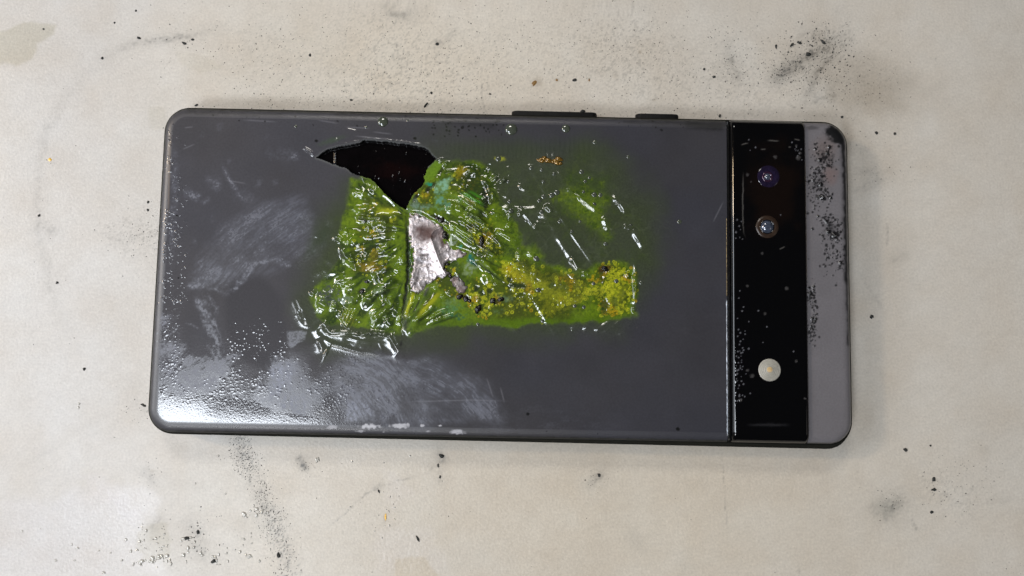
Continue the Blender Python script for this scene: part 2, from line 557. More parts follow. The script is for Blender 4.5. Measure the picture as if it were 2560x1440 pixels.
# ---- loose soot: the countless grains
def speck_verts(u, v, r, rnd):
    x, y = on_plane(u, v, 0)
    r = r / 13.5
    a = rnd.random() * 6.28
    k = rnd.uniform(.6, 1.5)
    out = []
    for i in range(4):
        rr = r * rnd.uniform(.7, 1.25)
        px, py = rr * math.cos(i * 1.5708) * k, rr * math.sin(i * 1.5708) / k
        out.append((x + px * math.cos(a) - py * math.sin(a), y + px * math.sin(a) + py * math.cos(a), 0.01))
    out.append((x, y, r * rnd.uniform(.5, .9)))
    return out


clouds = [  # cu, cv, su, sv, n, rmin, rmax
    (950, 150, 260, 90, 900, .8, 2.2), (1350, 160, 280, 90, 900, .8, 2.2), (1750, 170, 170, 80, 700, .8, 2.2),
    (1090, 245, 80, 40, 130, 1, 2.8), (880, 220, 120, 50, 220, .9, 2.4), (2020, 150, 70, 45, 420, 1, 3.0), (2070, 110, 40, 25, 160, 1.2, 3.6),
    (1965, 180, 30, 18, 160, 1, 2.4), (1835, 170, 18, 40, 140, 1, 2.4), (2050, 230, 60, 40, 180, .9, 2.2), (2190, 200, 70, 60, 90, .9, 2.4),
    (2160, 360, 40, 30, 60, .8, 2.0), (2200, 440, 40, 20, 50, .8, 2.0),
    (605, 1125, 18, 26, 260, .9, 2.2), (625, 1165, 16, 16, 140, .9, 2.2), (655, 1240, 18, 30, 190, .9, 2.2), (685, 1300, 20, 26, 230, .9, 2.2),
    (715, 1400, 22, 40, 170, .9, 2.2), (495, 1345, 22, 32, 70, 1, 2.8), (390, 1350, 35, 35, 40, 1, 2.2), (350, 600, 45, 45, 110, .8, 2.2), (380, 560, 18, 30, 50, .8, 2.2),
    (345, 1020, 30, 30, 40, .8, 2.2), (380, 1185, 15, 30, 36, .8, 2.0), (460, 100, 60, 30, 60, .9, 2.4), (660, 130, 80, 50, 160, .9, 2.4),
    (700, 245, 120, 22, 120, .8, 2.2), (1400, 1340, 500, 100, 40, .7, 1.6), (900, 1300, 200, 100, 60, .8, 2.0),
    (2360, 1220, 45, 45, 90, .9, 2.2), (2440, 1180, 45, 40, 70, .8, 2.0), (2225, 1262, 18, 16, 40, .9, 2.2), (2550, 1420, 30, 20, 20, .8, 2.0),
    (1300, 285, 400, 8, 170, .8, 2.2), (1000, 285, 200, 8, 120, .8, 2.4), (765, 1165, 12, 10, 40, .8, 2.0), (1485, 1200, 14, 10, 26, .8, 2.0), (130, 650, 40, 200, 40, .8, 2.2)]
vs, fs = [], []
for cu, cv, su, sv, n, r0, r1 in clouds:
    for _ in range(int(n * .7)):
        u, v = R.gauss(cu, su), R.gauss(cv, sv)
        r = r0 + (r1 - r0) * R.random() ** 3
        b = len(vs)
        vs += speck_verts(u, v, r, R)
        fs += [(b, b + 1, b + 4), (b + 1, b + 2, b + 4), (b + 2, b + 3, b + 4), (b + 3, b, b + 4)]
me = raw_mesh("soot_dust", np.array(vs) * MM, np.array(fs), smooth=False)
me.materials.append(M_SPECK)
tag(link(bpy.data.objects.new("soot_dust", me)), "fine black soot dust scattered over the tabletop around the phone", "soot", kind="stuff")


def crumb_mesh(name, r, h, rnd, n=9, rings=3):
    """irregular flattened lump, radius r and height h in mm"""
    vs, fs = [], []
    k = [rnd.uniform(.72, 1.25) for _ in range(n)]
    for j in range(rings):
        t = j / rings
        for i in range(n):
            a = 6.2832 * i / n + rnd.uniform(-.12, .12)
            rr = r * k[i] * math.cos(t * 1.45) * rnd.uniform(.9, 1.1)
            vs.append((rr * math.cos(a) * MM, rr * math.sin(a) * MM, h * math.sin(t * 1.45) * rnd.uniform(.8, 1.15) * MM))
    vs.append((0, 0, h * MM))
    for j in range(rings - 1):
        for i in range(n):
            fs.append((j * n + i, j * n + (i + 1) % n, (j + 1) * n + (i + 1) % n, (j + 1) * n + i))
    for i in range(n):
        fs.append(((rings - 1) * n + i, (rings - 1) * n + (i + 1) % n, rings * n))
    fs.append(tuple(range(n - 1, -1, -1)))
    return vs, fs


def crumb(u, v, r, label, sx=1.0, ang=0, mat=None, name="soot_crumb", cat="soot crumb", group="larger soot crumbs on the tabletop", hk=.75):
    x, y = on_plane(u, v, 0)
    vv, ff = crumb_mesh(name, r / 15.5, r / 15.5 * hk, R)
    o = pmesh(name, vv, ff, mat or M_SPECK, None, smooth=False)
    o.location = (x * MM, y * MM, 0.00001)
    o.scale = (sx, 1 / sx, 1)
    o.rotation_euler.z = math.radians(ang)
    tag(o, label, cat, group)
    return o


for u, v, r, sx, ang, lab in (
    (109, 73, 4, 1, 0, "single soot crumb sitting on the greenish beige blot at the upper left"),
    (347, 95, 6, 1.3, -30, "oval soot crumb at the left end of the short grey smear"),
    (460, 108, 7, 1.4, -20, "largest soot crumb just under the right end of the grey smear"),
    (482, 99, 5, 1.2, 0, "round soot crumb at the right end of the grey smear"),
    (256, 146, 5, 1, 0, "upper left soot crumb where the faint grey ring bends down"),
    (286, 57, 4, 1, 0, "lone soot crumb above the grey smear, nearer the left"),
    (340, 27, 4, 1, 0, "lone soot crumb highest above the grey smear"),
    (491, 263, 5, 1.3, 20, "soot crumb just above the phone's top left corner"),
    (775, 138, 5, .8, 0, "upright oval soot crumb in the speckled area above the black hole"),
    (1437, 200, 8, 1.15, 15, "wedge shaped black crumb above the longer side button"),
    (1093, 110, 6, 1.1, 0, "brownish soot crumb beside the faint fingerprint above the phone"),
    (1065, 262, 7, 1.7, 50, "long slanted soot flake above the phone's top edge"),
    (1078, 232, 5, 1, 0, "small soot crumb above the long slanted flake"),
    (1225, 235, 4, 1.2, 0, "soot crumb just right of the thin dark scratch"),
    (1457, 279, 8, 1.2, 30, "reddish black crumb resting against the longer side button"),
    (878, 250, 5, 1.2, 0, "dark crumb nearest the phone edge above the black hole"),
    (1998, 107, 7, 1.4, -15, "black crumb at the upper left of the big scorch smudge"),
    (2020, 136, 9, 1.3, -10, "largest black crumb in the middle of the big scorch smudge"),
    (1980, 112, 8, 1.5, 40, "bent black crumb left of the scorch smudge"),
    (1940, 117, 6, .7, 0, "leftmost black crumb of the scorch smudge"),
    (2057, 105, 8, 1.6, -50, "elongated black crumb at the top of the scorch smudge"),
    (1760, 173, 5, 1, 0, "left of two small crumbs between the power button and scorch smudge"),
    (1785, 192, 6, 1.2, 0, "right of two small crumbs between the power button and scorch smudge"),
    (1799, 290, 6, .9, 0, "dark green crumb at the phone edge above the camera bar gap"),
    (2105, 293, 5, 1, 0, "crumb by the phone's top right corner on the brown patch"),
    (2191, 332, 6, 1, 0, "left of the two brown crumbs beside the top right corner"),
    (2237, 334, 5, 1, 0, "right of the two brown crumbs beside the top right corner"),
    (2179, 792, 7, 1, 30, "star shaped crumb inside the phone's shadow on the right"),
    (2263, 1124, 7, 1, 0, "round crumb just beyond the lower right corner of the shadow"),
    (2334, 1198, 7, .8, 0, "topmost large crumb in the lower right speckles"),
    (2335, 1224, 7, 1.3, 0, "middle large crumb in the lower right speckles"),
    (2329, 1280, 6, 1.2, 20, "lowest large crumb in the lower right speckles"),
    (2326, 1114, 4, 1, 0, "small crumb right of the round crumb by the shadow corner"),
    (1104, 1140, 8, .9, 60, "black flake with a grey halo below the phone"),
    (1095, 1163, 5, .7, 0, "small upright flake under the haloed black flake"),
    (1100, 1192, 5, .7, 0, "lowest of the upright flakes below the phone"),
    (1498, 1188, 6, .8, 30, "small black flake on the lone grey smudge below the phone"),
    (468, 1345, 9, 1.3, 0, "black crumb beside a clear drop at the lower left"),
    (535, 1403, 8, 1.3, 10, "oval black crumb near the bottom left edge of the photo"),
    (696, 1388, 8, .8, 10, "black crumb in the lower stretch of the soot trail"),
    (495, 1330, 7, .8, 0, "ragged crumb above the clear drops at the lower left"),
    (1045, 1347, 7, 1.8, -60, "slanted dark fibre like flake near the bottom edge"),
    (947, 1228, 5, .7, 20, "small flake on the thin curved scratch below the phone"),
    (211, 922, 6, 1, 0, "lowest crumb of the sparse line left of the phone"),
    (98, 539, 5, 1, 0, "crumb of the faint ring at the phone's mid height on the left"),
    (143, 707, 5, 1, 0, "crumb left of the phone level with the dark oval patch"),
    (370, 505, 5, 1, 0, "upper crumb of the close pair left of the phone's left edge"),
    (369, 525, 5, 1, 0, "lower crumb of the close pair left of the phone's left edge"),
    (359, 1013, 7, 1.5, -20, "long crumb with a glint at the phone's lower left edge")):
    crumb(u, v, r, lab, sx, ang)
M_ORANGE = plain("orange_residue", (0.85, 0.50, 0.06), 0.35, coat=.4, noise=.1)
M_BROWNFLAKE = plain("rust_brown_flake", (0.22, 0.12, 0.03), 0.5, noise=.4)
crumb(124, 399, 7, "small orange yellow droplet dried on the tabletop at the left", mat=M_ORANGE, name="orange_droplet", cat="droplet", group=None, hk=.3)
crumb(1335, 208, 9, "rust brown flake above the phone's long side button", 1.3, 60, M_BROWNFLAKE, "rust_flake", "flake", "rust brown flakes above the phone", .3)
crumb(1392, 200, 5, "smaller rust brown flake left of the wedge shaped black crumb", 1, 0, M_BROWNFLAKE, "rust_flake", "flake", "rust brown flakes above the phone", .3)
crumb(1473, 200, 4, "small rust brown flake right of the wedge shaped black crumb", .7, 0, M_BROWNFLAKE, "rust_flake", "flake", "rust brown flakes above the phone", .3)
crumb(964, 1292, 6, "amber sliver of residue below the phone beside the wiped patch", .6, 0, M_ORANGE, "amber_residue", "residue", None, .3)

# clear resin drops
M_DROP = plain("clear_resin", (0.52, 0.50, 0.45), 0.06, coat=1.0, noise=.03, spec=.8)
vs, fs = [], []
for cu, cv, su, sv, n, r0, r1 in ((395, 1400, 30, 8, 26, 1.5, 6), (385, 1345, 28, 30, 20, 1.5, 4), (470, 1360, 14, 14, 10, 2, 6), (640, 1285, 20, 6, 9, 2, 6),
                                  (650, 1350, 40, 20, 26, 1, 3), (580, 1390, 30, 14, 14, 1.5, 5), (200, 1350, 120, 50, 10, 2, 4), (500, 1150, 250, 120, 24, 1, 3), (200, 1020, 10, 10, 2, 2, 4), (790, 1150, 4, 4, 2, 3, 5),
                                  (970, 1280, 20, 60, 10, 1.5, 3), (620, 1390, 6, 6, 4, 3, 5)):
    for _ in range(n):
        x, y = on_plane(R.gauss(cu, su), R.gauss(cv, sv), 0)
        r = R.uniform(r0, r1) / 11.2
        vv, ff = crumb_mesh("d", r, r * .45, R, 8, 3)
        bb = len(vs)
        e = R.uniform(.7, 1.4)
        vs += [(p[0] * e + x * MM, p[1] / e + y * MM, p[2] + 0.00002) for p in vv]
        fs += [tuple(q + bb for q in f) for f in ff]
tag(pmesh("resin_drops", vs, fs, M_DROP), "tiny clear glossy drops spattered on the tabletop at the lower left", "drops", kind="stuff")

# ================================================================== PHONE
phone = bpy.data.objects.new("burnt_smartphone", None)
link(phone)
tag(phone, "burnt dark grey smartphone lying face down with melted green back", "smartphone")

HX, HY, RAD = 76.1, 35.9, 5.6


def rr_sd(x, y, hx=HX, hy=HY, r=RAD):
    qx, qy = np.abs(x) - hx + r, np.abs(y) - hy + r
    return np.hypot(np.maximum(qx, 0), np.maximum(qy, 0)) + np.minimum(np.maximum(qx, qy), 0) - r


def outline(off, n=14):
    pts = []
    hx, hy, r = HX + off, HY + off, RAD + off
    for cx, cy, a0 in ((hx - r, hy - r, 0), (-hx + r, hy - r, 90), (-hx + r, -hy + r, 180), (hx - r, -hy + r, 270)):
        for i in range(n + 1):
            a = math.radians(a0 + 90 * i / n)
            pts.append((cx + r * math.cos(a), cy + r * math.sin(a)))
    return pts


# frame: rounded rail round the body, open gap to the back shell
prof = [(-1.2, 0.15, 0), (-.5, 0.3, .3), (-0.1, 1.2, .9), (0, 2.6, 1), (0.0, 5.2, 1), (-0.02, 6.5, .95), (-0.08, 7.0, .6), (-0.22, 7.12, .3), (-0.52, 7.05, 0), (-.6, 6.4, 0), (-3.0, 6.1, 0)]
vs, fs = [], []
for off, z, bul in prof:
    for x, y in outline(off):
        low = max(0, min(1, (-y - 30) / 5)) * max(0, min(1, (x + 74) / 60))
        vs.append((x * MM, (y - .75 * bul * low) * MM, z * MM))
N = len(outline(0))
for j in range(len(prof) - 1):
    for i in range(N):
        fs.append((j * N + i, j * N + (i + 1) % N, (j + 1) * N + (i + 1) % N, (j + 1) * N + i))
pmesh("frame", vs, fs, M_FRAME, phone)
vs, fs = [], []                                    # inner body, seen through the hole and gap
for z in (0.3, 7.0):
    vs += [(x * MM, y * MM, z * MM) for x, y in outline(-1.0)]
for i in range(N):
    fs.append((i, (i + 1) % N, N + (i + 1) % N, N + i))
fs.append(tuple(range(N, 2 * N)))
fs.append(tuple(range(N - 1, -1, -1)))
pmesh("inner_body", vs, fs, M_BLACK, phone, smooth=False)


def px2x(u, v=700, z=8.6):
    return on_plane(u, v, z)[0]


def rounded_bar(name, x0, x1, y0, y1, z0, z1, r, mat, parent):
    """bar with rounded ends in plan (xz) standing out of the frame's long side"""
    vs, fs = [], []
    n = 6
    ring = []
    zc, rz = (z0 + z1) / 2, (z1 - z0) / 2
    for cx, a0 in ((x1 - rz, -90), (x0 + rz, 90)):
        for i in range(n + 1):
            a = math.radians(a0 + 180 * i / n)
            ring.append((cx + rz * math.cos(a), zc + rz * math.sin(a)))
    k = len(ring)
    for y, s in ((y0, 1.0), (y1 - r, 1.0), (y1 - r * .3, .93), (y1, .7)):
        for px, pz in ring:
            mx = (x0 + x1) / 2
            vs.append(((mx + (px - mx) * (1 - (1 - s) * rz / (x1 - x0) * 2)) * MM, y * MM, (zc + (pz - zc) * s) * MM))
    for j in range(3):
        for i in range(k):
            fs.append((j * k + i, (j + 1) * k + i, (j + 1) * k + (i + 1) % k, j * k + (i + 1) % k))
    fs.append(tuple(range(3 * k, 4 * k)))
    return pmesh(name, vs, fs, mat, parent)


xa, xb = px2x(1279, 290, 5), px2x(1492, 290, 5)
o = rounded_bar("volume_button", xa, xb, HY - .6, HY + 1.3, 3.8, 6.2, .3, M_BUTTON, phone)
xa, xb = px2x(1588, 294, 5), px2x(1696, 294, 5)
rounded_bar("power_button", xa, xb, HY - .6, HY + 1.3, 3.8, 6.2, .3, M_BUTTON, phone)

# ---- back panel height field
X_PANEL = on_plane(1818, 700, 8.6)[0]
P = Sheet(np.linspace(-HX - .1, X_PANEL, 985), np.linspace(-HY - .1, HY + .1, 556), 8.4)
U, V = P.U, P.V
TOPZ = 8.6


def wrap_edges(S, inset, round_w, drop, top, hx0=HX, hy0=HY):
    d = rr_sd(S.X, S.Y, hx0 - inset, hy0 - inset, RAD - inset)
    e = 0.02
    gx = (rr_sd(S.X + e, S.Y, hx0 - inset, hy0 - inset, RAD - inset) - rr_sd(S.X - e, S.Y, hx0 - inset, hy0 - inset, RAD - inset)) / (2 * e)
    gy = (rr_sd(S.X, S.Y + e, hx0 - inset, hy0 - inset, RAD - inset) - rr_sd(S.X, S.Y - e, hx0 - inset, hy0 - inset, RAD - inset)) / (2 * e)
    out = np.maximum(d, 0)
    S.X -= gx * out
    S.Y -= gy * out
    t = np.clip(1 + np.minimum(d, 0) / round_w, 0, 1)
    S.Z[:] = top - drop * (1 - np.sqrt(np.clip(1 - t ** 2.2, 0, 1)))
    return d


dP = wrap_edges(P, 0.42, 2.2, 1.45, TOPZ)
inner = ss(0.0, 2.5, -dP)
P.K[:] = .85 * ss(1.2, 3.0, -dP)
# large scale warping of the softened shell
calm = ss(-60, 260, np.hypot(np.maximum(U - 760, 0), np.maximum(900 - V, 0)) - 60)
P.Z += inner * ((fbm(U, V, 330, 2, 31) - .5) * .35 * calm + (fbm(U, V, 90, 2, 33) - .5) * .04)
swell = np.exp(-((U - 1210) / 380) ** 2 - ((V - 600) / 180) ** 2)
P.Z += swell * .45

GREY = np.array([0.0410, 0.0395, 0.0450])
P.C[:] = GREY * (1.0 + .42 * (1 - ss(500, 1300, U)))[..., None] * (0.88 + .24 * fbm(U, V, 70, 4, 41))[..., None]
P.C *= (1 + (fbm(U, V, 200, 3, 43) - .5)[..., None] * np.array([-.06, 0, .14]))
right = ss(1100, 1700, U)[..., None]
P.C *= 1 + right * np.array([-.02, .0, .05])
P.R[:] = 0.08 + .06 * fbm(U, V, 50, 3, 44)
P.S[:] = 0.05

# ---------------- haze: rubbed, frosted and dusty patches on the left half
def haze(slm, a, ang=None, stretch=6, scale=7, seed=0, lo=.30, hi=.75, rough=.40, col=(0.20, 0.21, 0.265), ca=.38):
    sl, m = slm
    m = m * (.35 + 1.1 * ss(.3, .75, fbm(P.U[sl], P.V[sl], 4, 3, seed + 50))) * (.45 + .9 * ss(.3, .7, fbm(P.U[sl], P.V[sl], 28, 3, seed + 51)))
    if ang is not None:
        m = m * ss(lo, hi, fbm(P.U[sl], P.V[sl], scale, 4, seed, .6, ang, stretch))
    P.paint((sl, m), col, a * ca)
    P.setr((sl, m), rough, a)


haze(P.poly_mask([(470, 715), (500, 640), (560, 570), (640, 520), (740, 495), (790, 560), (800, 640), (740, 665), (650, 640), (600, 690), (560, 720)], 18, 12, 40, 1), .45, -38, 7, 7, 2, .2, .8)
clean = P.blob_mask(640, 800, 82, 130, -12, .25, .12, 7)
P.paint(clean, GREY * 1.15, .85)
P.setr(clean, .08, .9)
clean = P.blob_mask(815, 985, 50, 40, 30, .4, .4, 7)
P.paint(clean, GREY * 1.15, .85)
P.setr(clean, .08, .9)
haze(P.poly_mask([(480, 710), (540, 590), (640, 520), (700, 505), (640, 560), (570, 640), (530, 710)], 14, 8, 40, 1), .35, -40, 9, 6, 5, .2, .8)
haze(P.line_mask([(475, 716), (520, 715), (560, 735), (590, 718), (610, 690), (640, 660), (690, 648), (720, 660)], 6, taper=False, warp=7, seed=4), .8)
haze(P.poly_mask([(400, 790), (440, 790), (450, 860), (480, 890), (520, 900), (560, 905), (545, 960), (510, 990), (430, 985), (400, 960)], 14, 12, 30, 7), .8, -40, 4, 8, 9, .25, .7)
haze(P.poly_mask([(510, 720), (545, 770), (540, 810), (555, 870), (560, 920), (530, 905), (515, 830), (500, 770)], 7, 10, 20, 8), .7, 80, 2, 8, 10, .3, .65)
haze(P.line_mask([(492, 730), (500, 770), (530, 800)], 8, warp=6, seed=2), .75)
haze(P.line_mask([(462, 808), (480, 812), (500, 824)], 2.5, warp=2, seed=2), .9)
haze(P.poly_mask([(470, 920), (540, 910), (600, 880), (575, 920), (520, 985), (420, 1000), (430, 950)], 8, 12, 30, 12), .75, -35, 5, 7, 13, .2, .6)
haze(P.poly_mask([(655, 960), (680, 930), (705, 900), (735, 905), (740, 960), (765, 1000), (770, 1045), (700, 1045), (640, 1010)], 20, 30, 30, 14), .8, 75, 3, 6, 15, .15, .6, .45, (.24, .26, .33), .55)
haze(P.poly_mask([(720, 828), (765, 828), (760, 850), (730, 870), (718, 860)], 4, 5, 15, 18), .9)
haze(P.poly_mask([(690, 890), (740, 900), (745, 930), (720, 945), (690, 940)], 8, 9, 16, 18), .75, 60, 2, 6, 3)
for k, (p, cx, cy, sc, a) in enumerate((
        ([(845, 905), (930, 888), (1010, 930), (1065, 1000), (1060, 1058), (870, 1058)], 780, 1140, 3.2, 1.0),
        ([(1000, 912), (1100, 905), (1190, 940), (1240, 1050), (1060, 1058), (1050, 980)], 930, 1230, 3.4, .75),
        ([(1150, 950), (1210, 945), (1250, 1050), (1190, 1056)], 1000, 1230, 3.0, .5),
        ([(770, 960), (850, 915), (880, 930), (860, 980), (790, 1010)], 830, 780, 3.0, .7),
        ([(655, 1010), (690, 900), (740, 890), (770, 1000), (775, 1050)], 300, 980, 3.0, .8),
        ([(470, 715), (520, 620), (640, 520), (760, 500), (800, 600), (700, 660), (590, 700)], 980, 990, 3.6, .5))):
    sl, m = P.poly_mask(p, 26, 22, 50, 20 + k)
    uu = P.U[sl] + (fbm(P.U[sl], P.V[sl], 40, 3, 300 + k) - .5) * 12
    vv_ = P.V[sl] + (fbm(P.U[sl], P.V[sl], 40, 3, 310 + k) - .5) * 12
    th_, r_ = np.arctan2(vv_ - cy, uu - cx), np.hypot(uu - cx, vv_ - cy)
    st = .45 * vnoise(r_ / (sc * .7), th_ * 16, 340 + k) + .3 * vnoise(r_ / (sc * 2.2), th_ * 9, 350 + k) + .25 * fbm(uu, vv_, 5, 2, 370 + k)
    cl = ss(.32, .62, fbm(P.U[sl], P.V[sl], 55, 4, 360 + k))
    m = m * (.30 + .70 * ss(.36, .70, st)) * (.25 + .75 * cl)
    P.paint((sl, m), (.20, .215, .28), .46 * a)
    P.setr((sl, m), .40, a)
    sl, m = P.poly_mask(p, 40, 30, 70, 80 + k)
    P.paint((sl, m), (.14, .145, .17), .12 * a)
    P.setr((sl, m), .30, .35 * a)
haze(P.poly_mask([(868, 1000), (915, 1000), (945, 1050), (862, 1055)], 5, 5, 20, 28), .85, 60, 8, 5, 29, .2, .7, .4, (.24, .26, .33), .6)
haze(P.poly_mask([(1190, 1000), (1240, 1002), (1248, 1050), (1200, 1045)], 5, 5, 20, 28), .5, 60, 8, 5, 29, .2, .7)
haze(P.line_mask([(900, 880), (1000, 905), (1100, 900)], 5, warp=6, seed=7), .4)
for pts, w, a in (([(553, 405), (575, 450), (590, 475), (612, 505)], 5, .8), ([(455, 480), (480, 487), (508, 495)], 9, .75),
                  ([(585, 480), (615, 498), (635, 510)], 14, .35), ([(525, 430), (540, 470), (535, 485)], 14, .4), ([(655, 380), (700, 385), (745, 395)], 15, .28),
                  ([(735, 380), (742, 405)], 8, .5), ([(545, 305), (555, 318), (545, 330)], 6, .45), ([(500, 330), (510, 345)], 6, .3),
                  ([(565, 395), (580, 405)], 6, .3), ([(640, 455), (655, 465)], 8, .35), ([(680, 460), (700, 455)], 6, .3), ([(660, 340), (672, 345)], 6, .3),
                  ([(530, 535), (532, 560)], 5, .4), ([(480, 605), (495, 600)], 9, .35), ([(500, 510), (520, 500), (530, 490)], 5, .3),
                  ([(555, 620), (640, 540), (700, 520)], 5, .35), ([(700, 555), (730, 520)], 6, .3), ([(800, 655), (825, 560), (815, 530)], 8, .5),
                  ([(430, 330), (440, 420), (436, 520), (425, 700)], 8, .45), ([(1075, 350), (1100, 355)], 3, .2)):
    haze(P.line_mask(pts, w, warp=w * .8, seed=int(pts[0][0]) % 97), a)
haze(P.blob_mask(1230, 1050, 330, 45, 2, .7, .4, 12), .15, 0, 4, 12, 31)
# greyish white crust along the bottom edge
for cu, cv, ru, rv, a in ((925, 1066, 26, 7, .9), (1000, 1064, 24, 7, .8), (1145, 1080, 20, 6, .7), (1055, 1064, 8, 3, .8), (1100, 1064, 5, 3, .8), (830, 1068, 14, 5, .6), (900, 1078, 14, 3, .6), (1070, 1078, 8, 3, .6), (960, 1080, 8, 2, .5)):
    slm = P.blob_mask(cu, cv, ru, rv, 0, .5, .7, int(cu), 7)
    P.paint(slm, (.50, .50, .54), a)
    P.setr(slm, .5)
slm = P.poly_mask([(398, 990), (520, 985), (640, 1005), (700, 1030), (790, 1040), (800, 1066), (395, 1066)], 5, 9, 24, 66)
P.setr(slm, .045, .96)
P.paint(slm, GREY * 1.2, .7)
P.R = np.maximum(P.R, .38 * (1 - ss(1.9, 2.7, -dP)))
# thin scratches
for pts in ([(672, 918), (720, 950), (755, 980)], [(750, 985), (765, 1010), (768, 1035)], [(1000, 1005), (1180, 1000), (1280, 1003)], [(1215, 940), (1235, 1000)],
            [(1250, 965), (1262, 1010)], [(880, 340), (980, 350)], [(455, 375), (490, 360)], [(460, 320), (485, 318)], [(1780, 560), (1810, 500)],
            [(560, 450), (620, 460)], [(930, 330), (985, 337)], [(790, 300), (850, 310)], [(860, 318), (930, 322)], [(600, 300), (700, 306)]):
    P.paint(P.line_mask(pts, 1.6), (.3, .3, .34), .22)
# brown rim wear along the left edge, soot along the top edge
P.paint(P.line_mask([(428, 310), (424, 400), (421, 560)], 2.5), (.16, .11, .07), .5)
for pts, w, a in (([(840, 288), (1250, 300)], 5, .5), ([(1120, 300), (1230, 315)], 9, .45), ([(1720, 312), (1800, 318)], 10, .75), ([(1560, 305), (1815, 312)], 4, .5),
                  ([(470, 282), (700, 288)], 4, .4)):
    slm = P.line_mask(pts, w, taper=False, warp=6, seed=6)
    P.paint(slm, (.012, .012, .012), a)
for k in range(90):
    u, v = R.uniform(1080, 1260), R.gauss(318, 16)
    if R.random() < .5:
        u, v = R.uniform(480, 1700), R.gauss(300, 12)
    P.paint(P.blob_mask(u, v, R.uniform(1.5, 4.5), R.uniform(1.5, 3.5), R.uniform(0, 90), .5, .4, k), (.006, .006, .006), .85)
for u, v, r in ((791, 353, 5), (1038, 347, 5), (1163, 302, 6), (443, 540, 3), (1320, 1035, 5), (1694, 1072, 6), (1190, 342, 3), (1145, 340, 3), (447, 695, 3)):
    P.paint(P.blob_mask(u, v, r, r * .8, 20, .4, .4, u), (.004, .004, .004), 1)

# tiny droplets standing on the shell (they catch the lamps)
drops = [  # polygon, count, rmin, rmax, height, hazy
    ([(425, 320), (455, 330), (500, 420), (520, 520), (470, 620), (470, 700), (445, 990), (405, 990), (412, 700)], 1500, 1.2, 3.2, .13),
    ([(425, 330), (440, 330), (440, 980), (402, 1000)], 700, 1.6, 4.0, .16),
    ([(560, 560), (740, 470), (860, 500), (850, 560), (720, 560), (560, 680), (450, 760)], 420, 1.3, 2.6, .09),
    ([(560, 810), (700, 790), (740, 900), (700, 980), (620, 960), (570, 880)], 560, 1.6, 4.2, .17),
    ([(520, 960), (640, 900), (720, 960), (720, 1010), (420, 1005), (420, 970)], 460, 1.6, 4.5, .18),
    ([(720, 560), (800, 640), (790, 720), (740, 720), (700, 660), (660, 620)], 500, 1.4, 3.0, .13),
    ([(750, 900), (870, 930), (860, 1050), (770, 1020)], 330, 1.4, 3.0, .12),
    ([(840, 880), (1000, 900), (1230, 1040), (900, 1056), (850, 1000)], 700, 1.3, 2.6, .10),
    ([(460, 290), (1800, 310), (1800, 1090), (400, 1070)], 1000, 1.3, 2.4, .10),
    ([(1250, 950), (1450, 960), (1450, 1060), (1250, 1060)], 70, 1.4, 2.8, .12),
    ([(640, 420), (860, 440), (870, 560), (700, 540)], 300, 1.2, 2.4, .08),
    ([(560, 680), (720, 680), (720, 860), (580, 860)], 110, 1.3, 2.6, .12)]


def in_poly(u, v, pts):
    c = False
    n = len(pts)
    for i in range(n):
        x1, y1 = pts[i]
        x2, y2 = pts[(i + 1) % n]
        if (y1 > v) != (y2 > v) and u < (x2 - x1) * (v - y1) / (y2 - y1) + x1:
            c = not c
    return c


def scatter(pts, n, rnd):
    us, vs_ = [p[0] for p in pts], [p[1] for p in pts]
    out = []
    while len(out) < n:
        u, v = rnd.uniform(min(us), max(us)), rnd.uniform(min(vs_), max(vs_))
        if in_poly(u, v, pts):
            out.append((u, v))
    return out


for pts, n, r0, r1, h in drops:
    for u, v in scatter(pts, int(n * 1.4), R):
        u, v = u + R.gauss(0, 9), v + R.gauss(0, 9)
        if vnoise(np.array([u / 22.0]), np.array([v / 22.0]), 5)[0] < R.uniform(.2, .7):
            continue
        if (v > 985 and u < 790 and R.random() < .75) or (790 < u < 1600 and 400 < v < 830 and in_poly(u, v, [(868, 440), (1600, 400), (1640, 800), (1000, 850), (780, 780), (800, 650)])):
            continue
        edge = u < 470 and v < 760
        r = (r0 + (r1 - r0) * R.random() ** 4) * (.9 if edge else .68) + .4
        P.bead(u, v, r, r / 11.8 * (R.uniform(.14, .34) if edge else R.uniform(.06, .20)))

# ---------------- stretch wrinkles and creases of the shell
for pts, w, h in (
    ([(738, 735), (755, 770), (775, 822)], 5, .35), ([(728, 740), (745, 780), (768, 818)], 4, .18), ([(778, 826), (830, 860), (900, 880), (1000, 890)], 4, .16),
    ([(838, 836), (900, 852), (960, 858)], 3, .1), ([(795, 845), (810, 880)], 5, .28), ([(812, 880), (820, 884)], 6, .3),
    ([(968, 830), (985, 860), (1003, 885)], 4, .40), ([(983, 828), (992, 850), (1000, 870)], 3, .3), ([(860, 322), (900, 330)], 2, .08),
    ([(755, 368), (775, 380), (790, 393)], 3.0, .25), ([(838, 345), (848, 358)], 2, .12),
    ([(815, 535), (812, 560), (808, 590)], 7, .14), ([(1570, 600), (1640, 720), (1670, 780)], 6, .12), ([(1590, 480), (1640, 520), (1660, 510)], 5, .10),
    ([(1610, 480), (1635, 510), (1670, 505)], 2, .08), ([(1600, 655), (1618, 690)], 3, .1)):
    P.ridge(pts, w * 1.25, h * .6, warp=.4)
for i in range(7):                                   # fine parallel tension lines above the green zone
    pass
sl = P.box(1080, 345, 1560, 400)
m = np.exp(-((P.V[sl] - 372) / 20) ** 2) * ss(1080, 1150, P.U[sl]) * (1 - ss(1450, 1560, P.U[sl]))
P.Z[sl] += m * .05 * np.sin(P.U[sl] / 1.9 + 3 * fbm(P.U[sl], P.V[sl], 30, 2, 3))
P.tint((sl, m), (.9, 1.12, .7), .7)

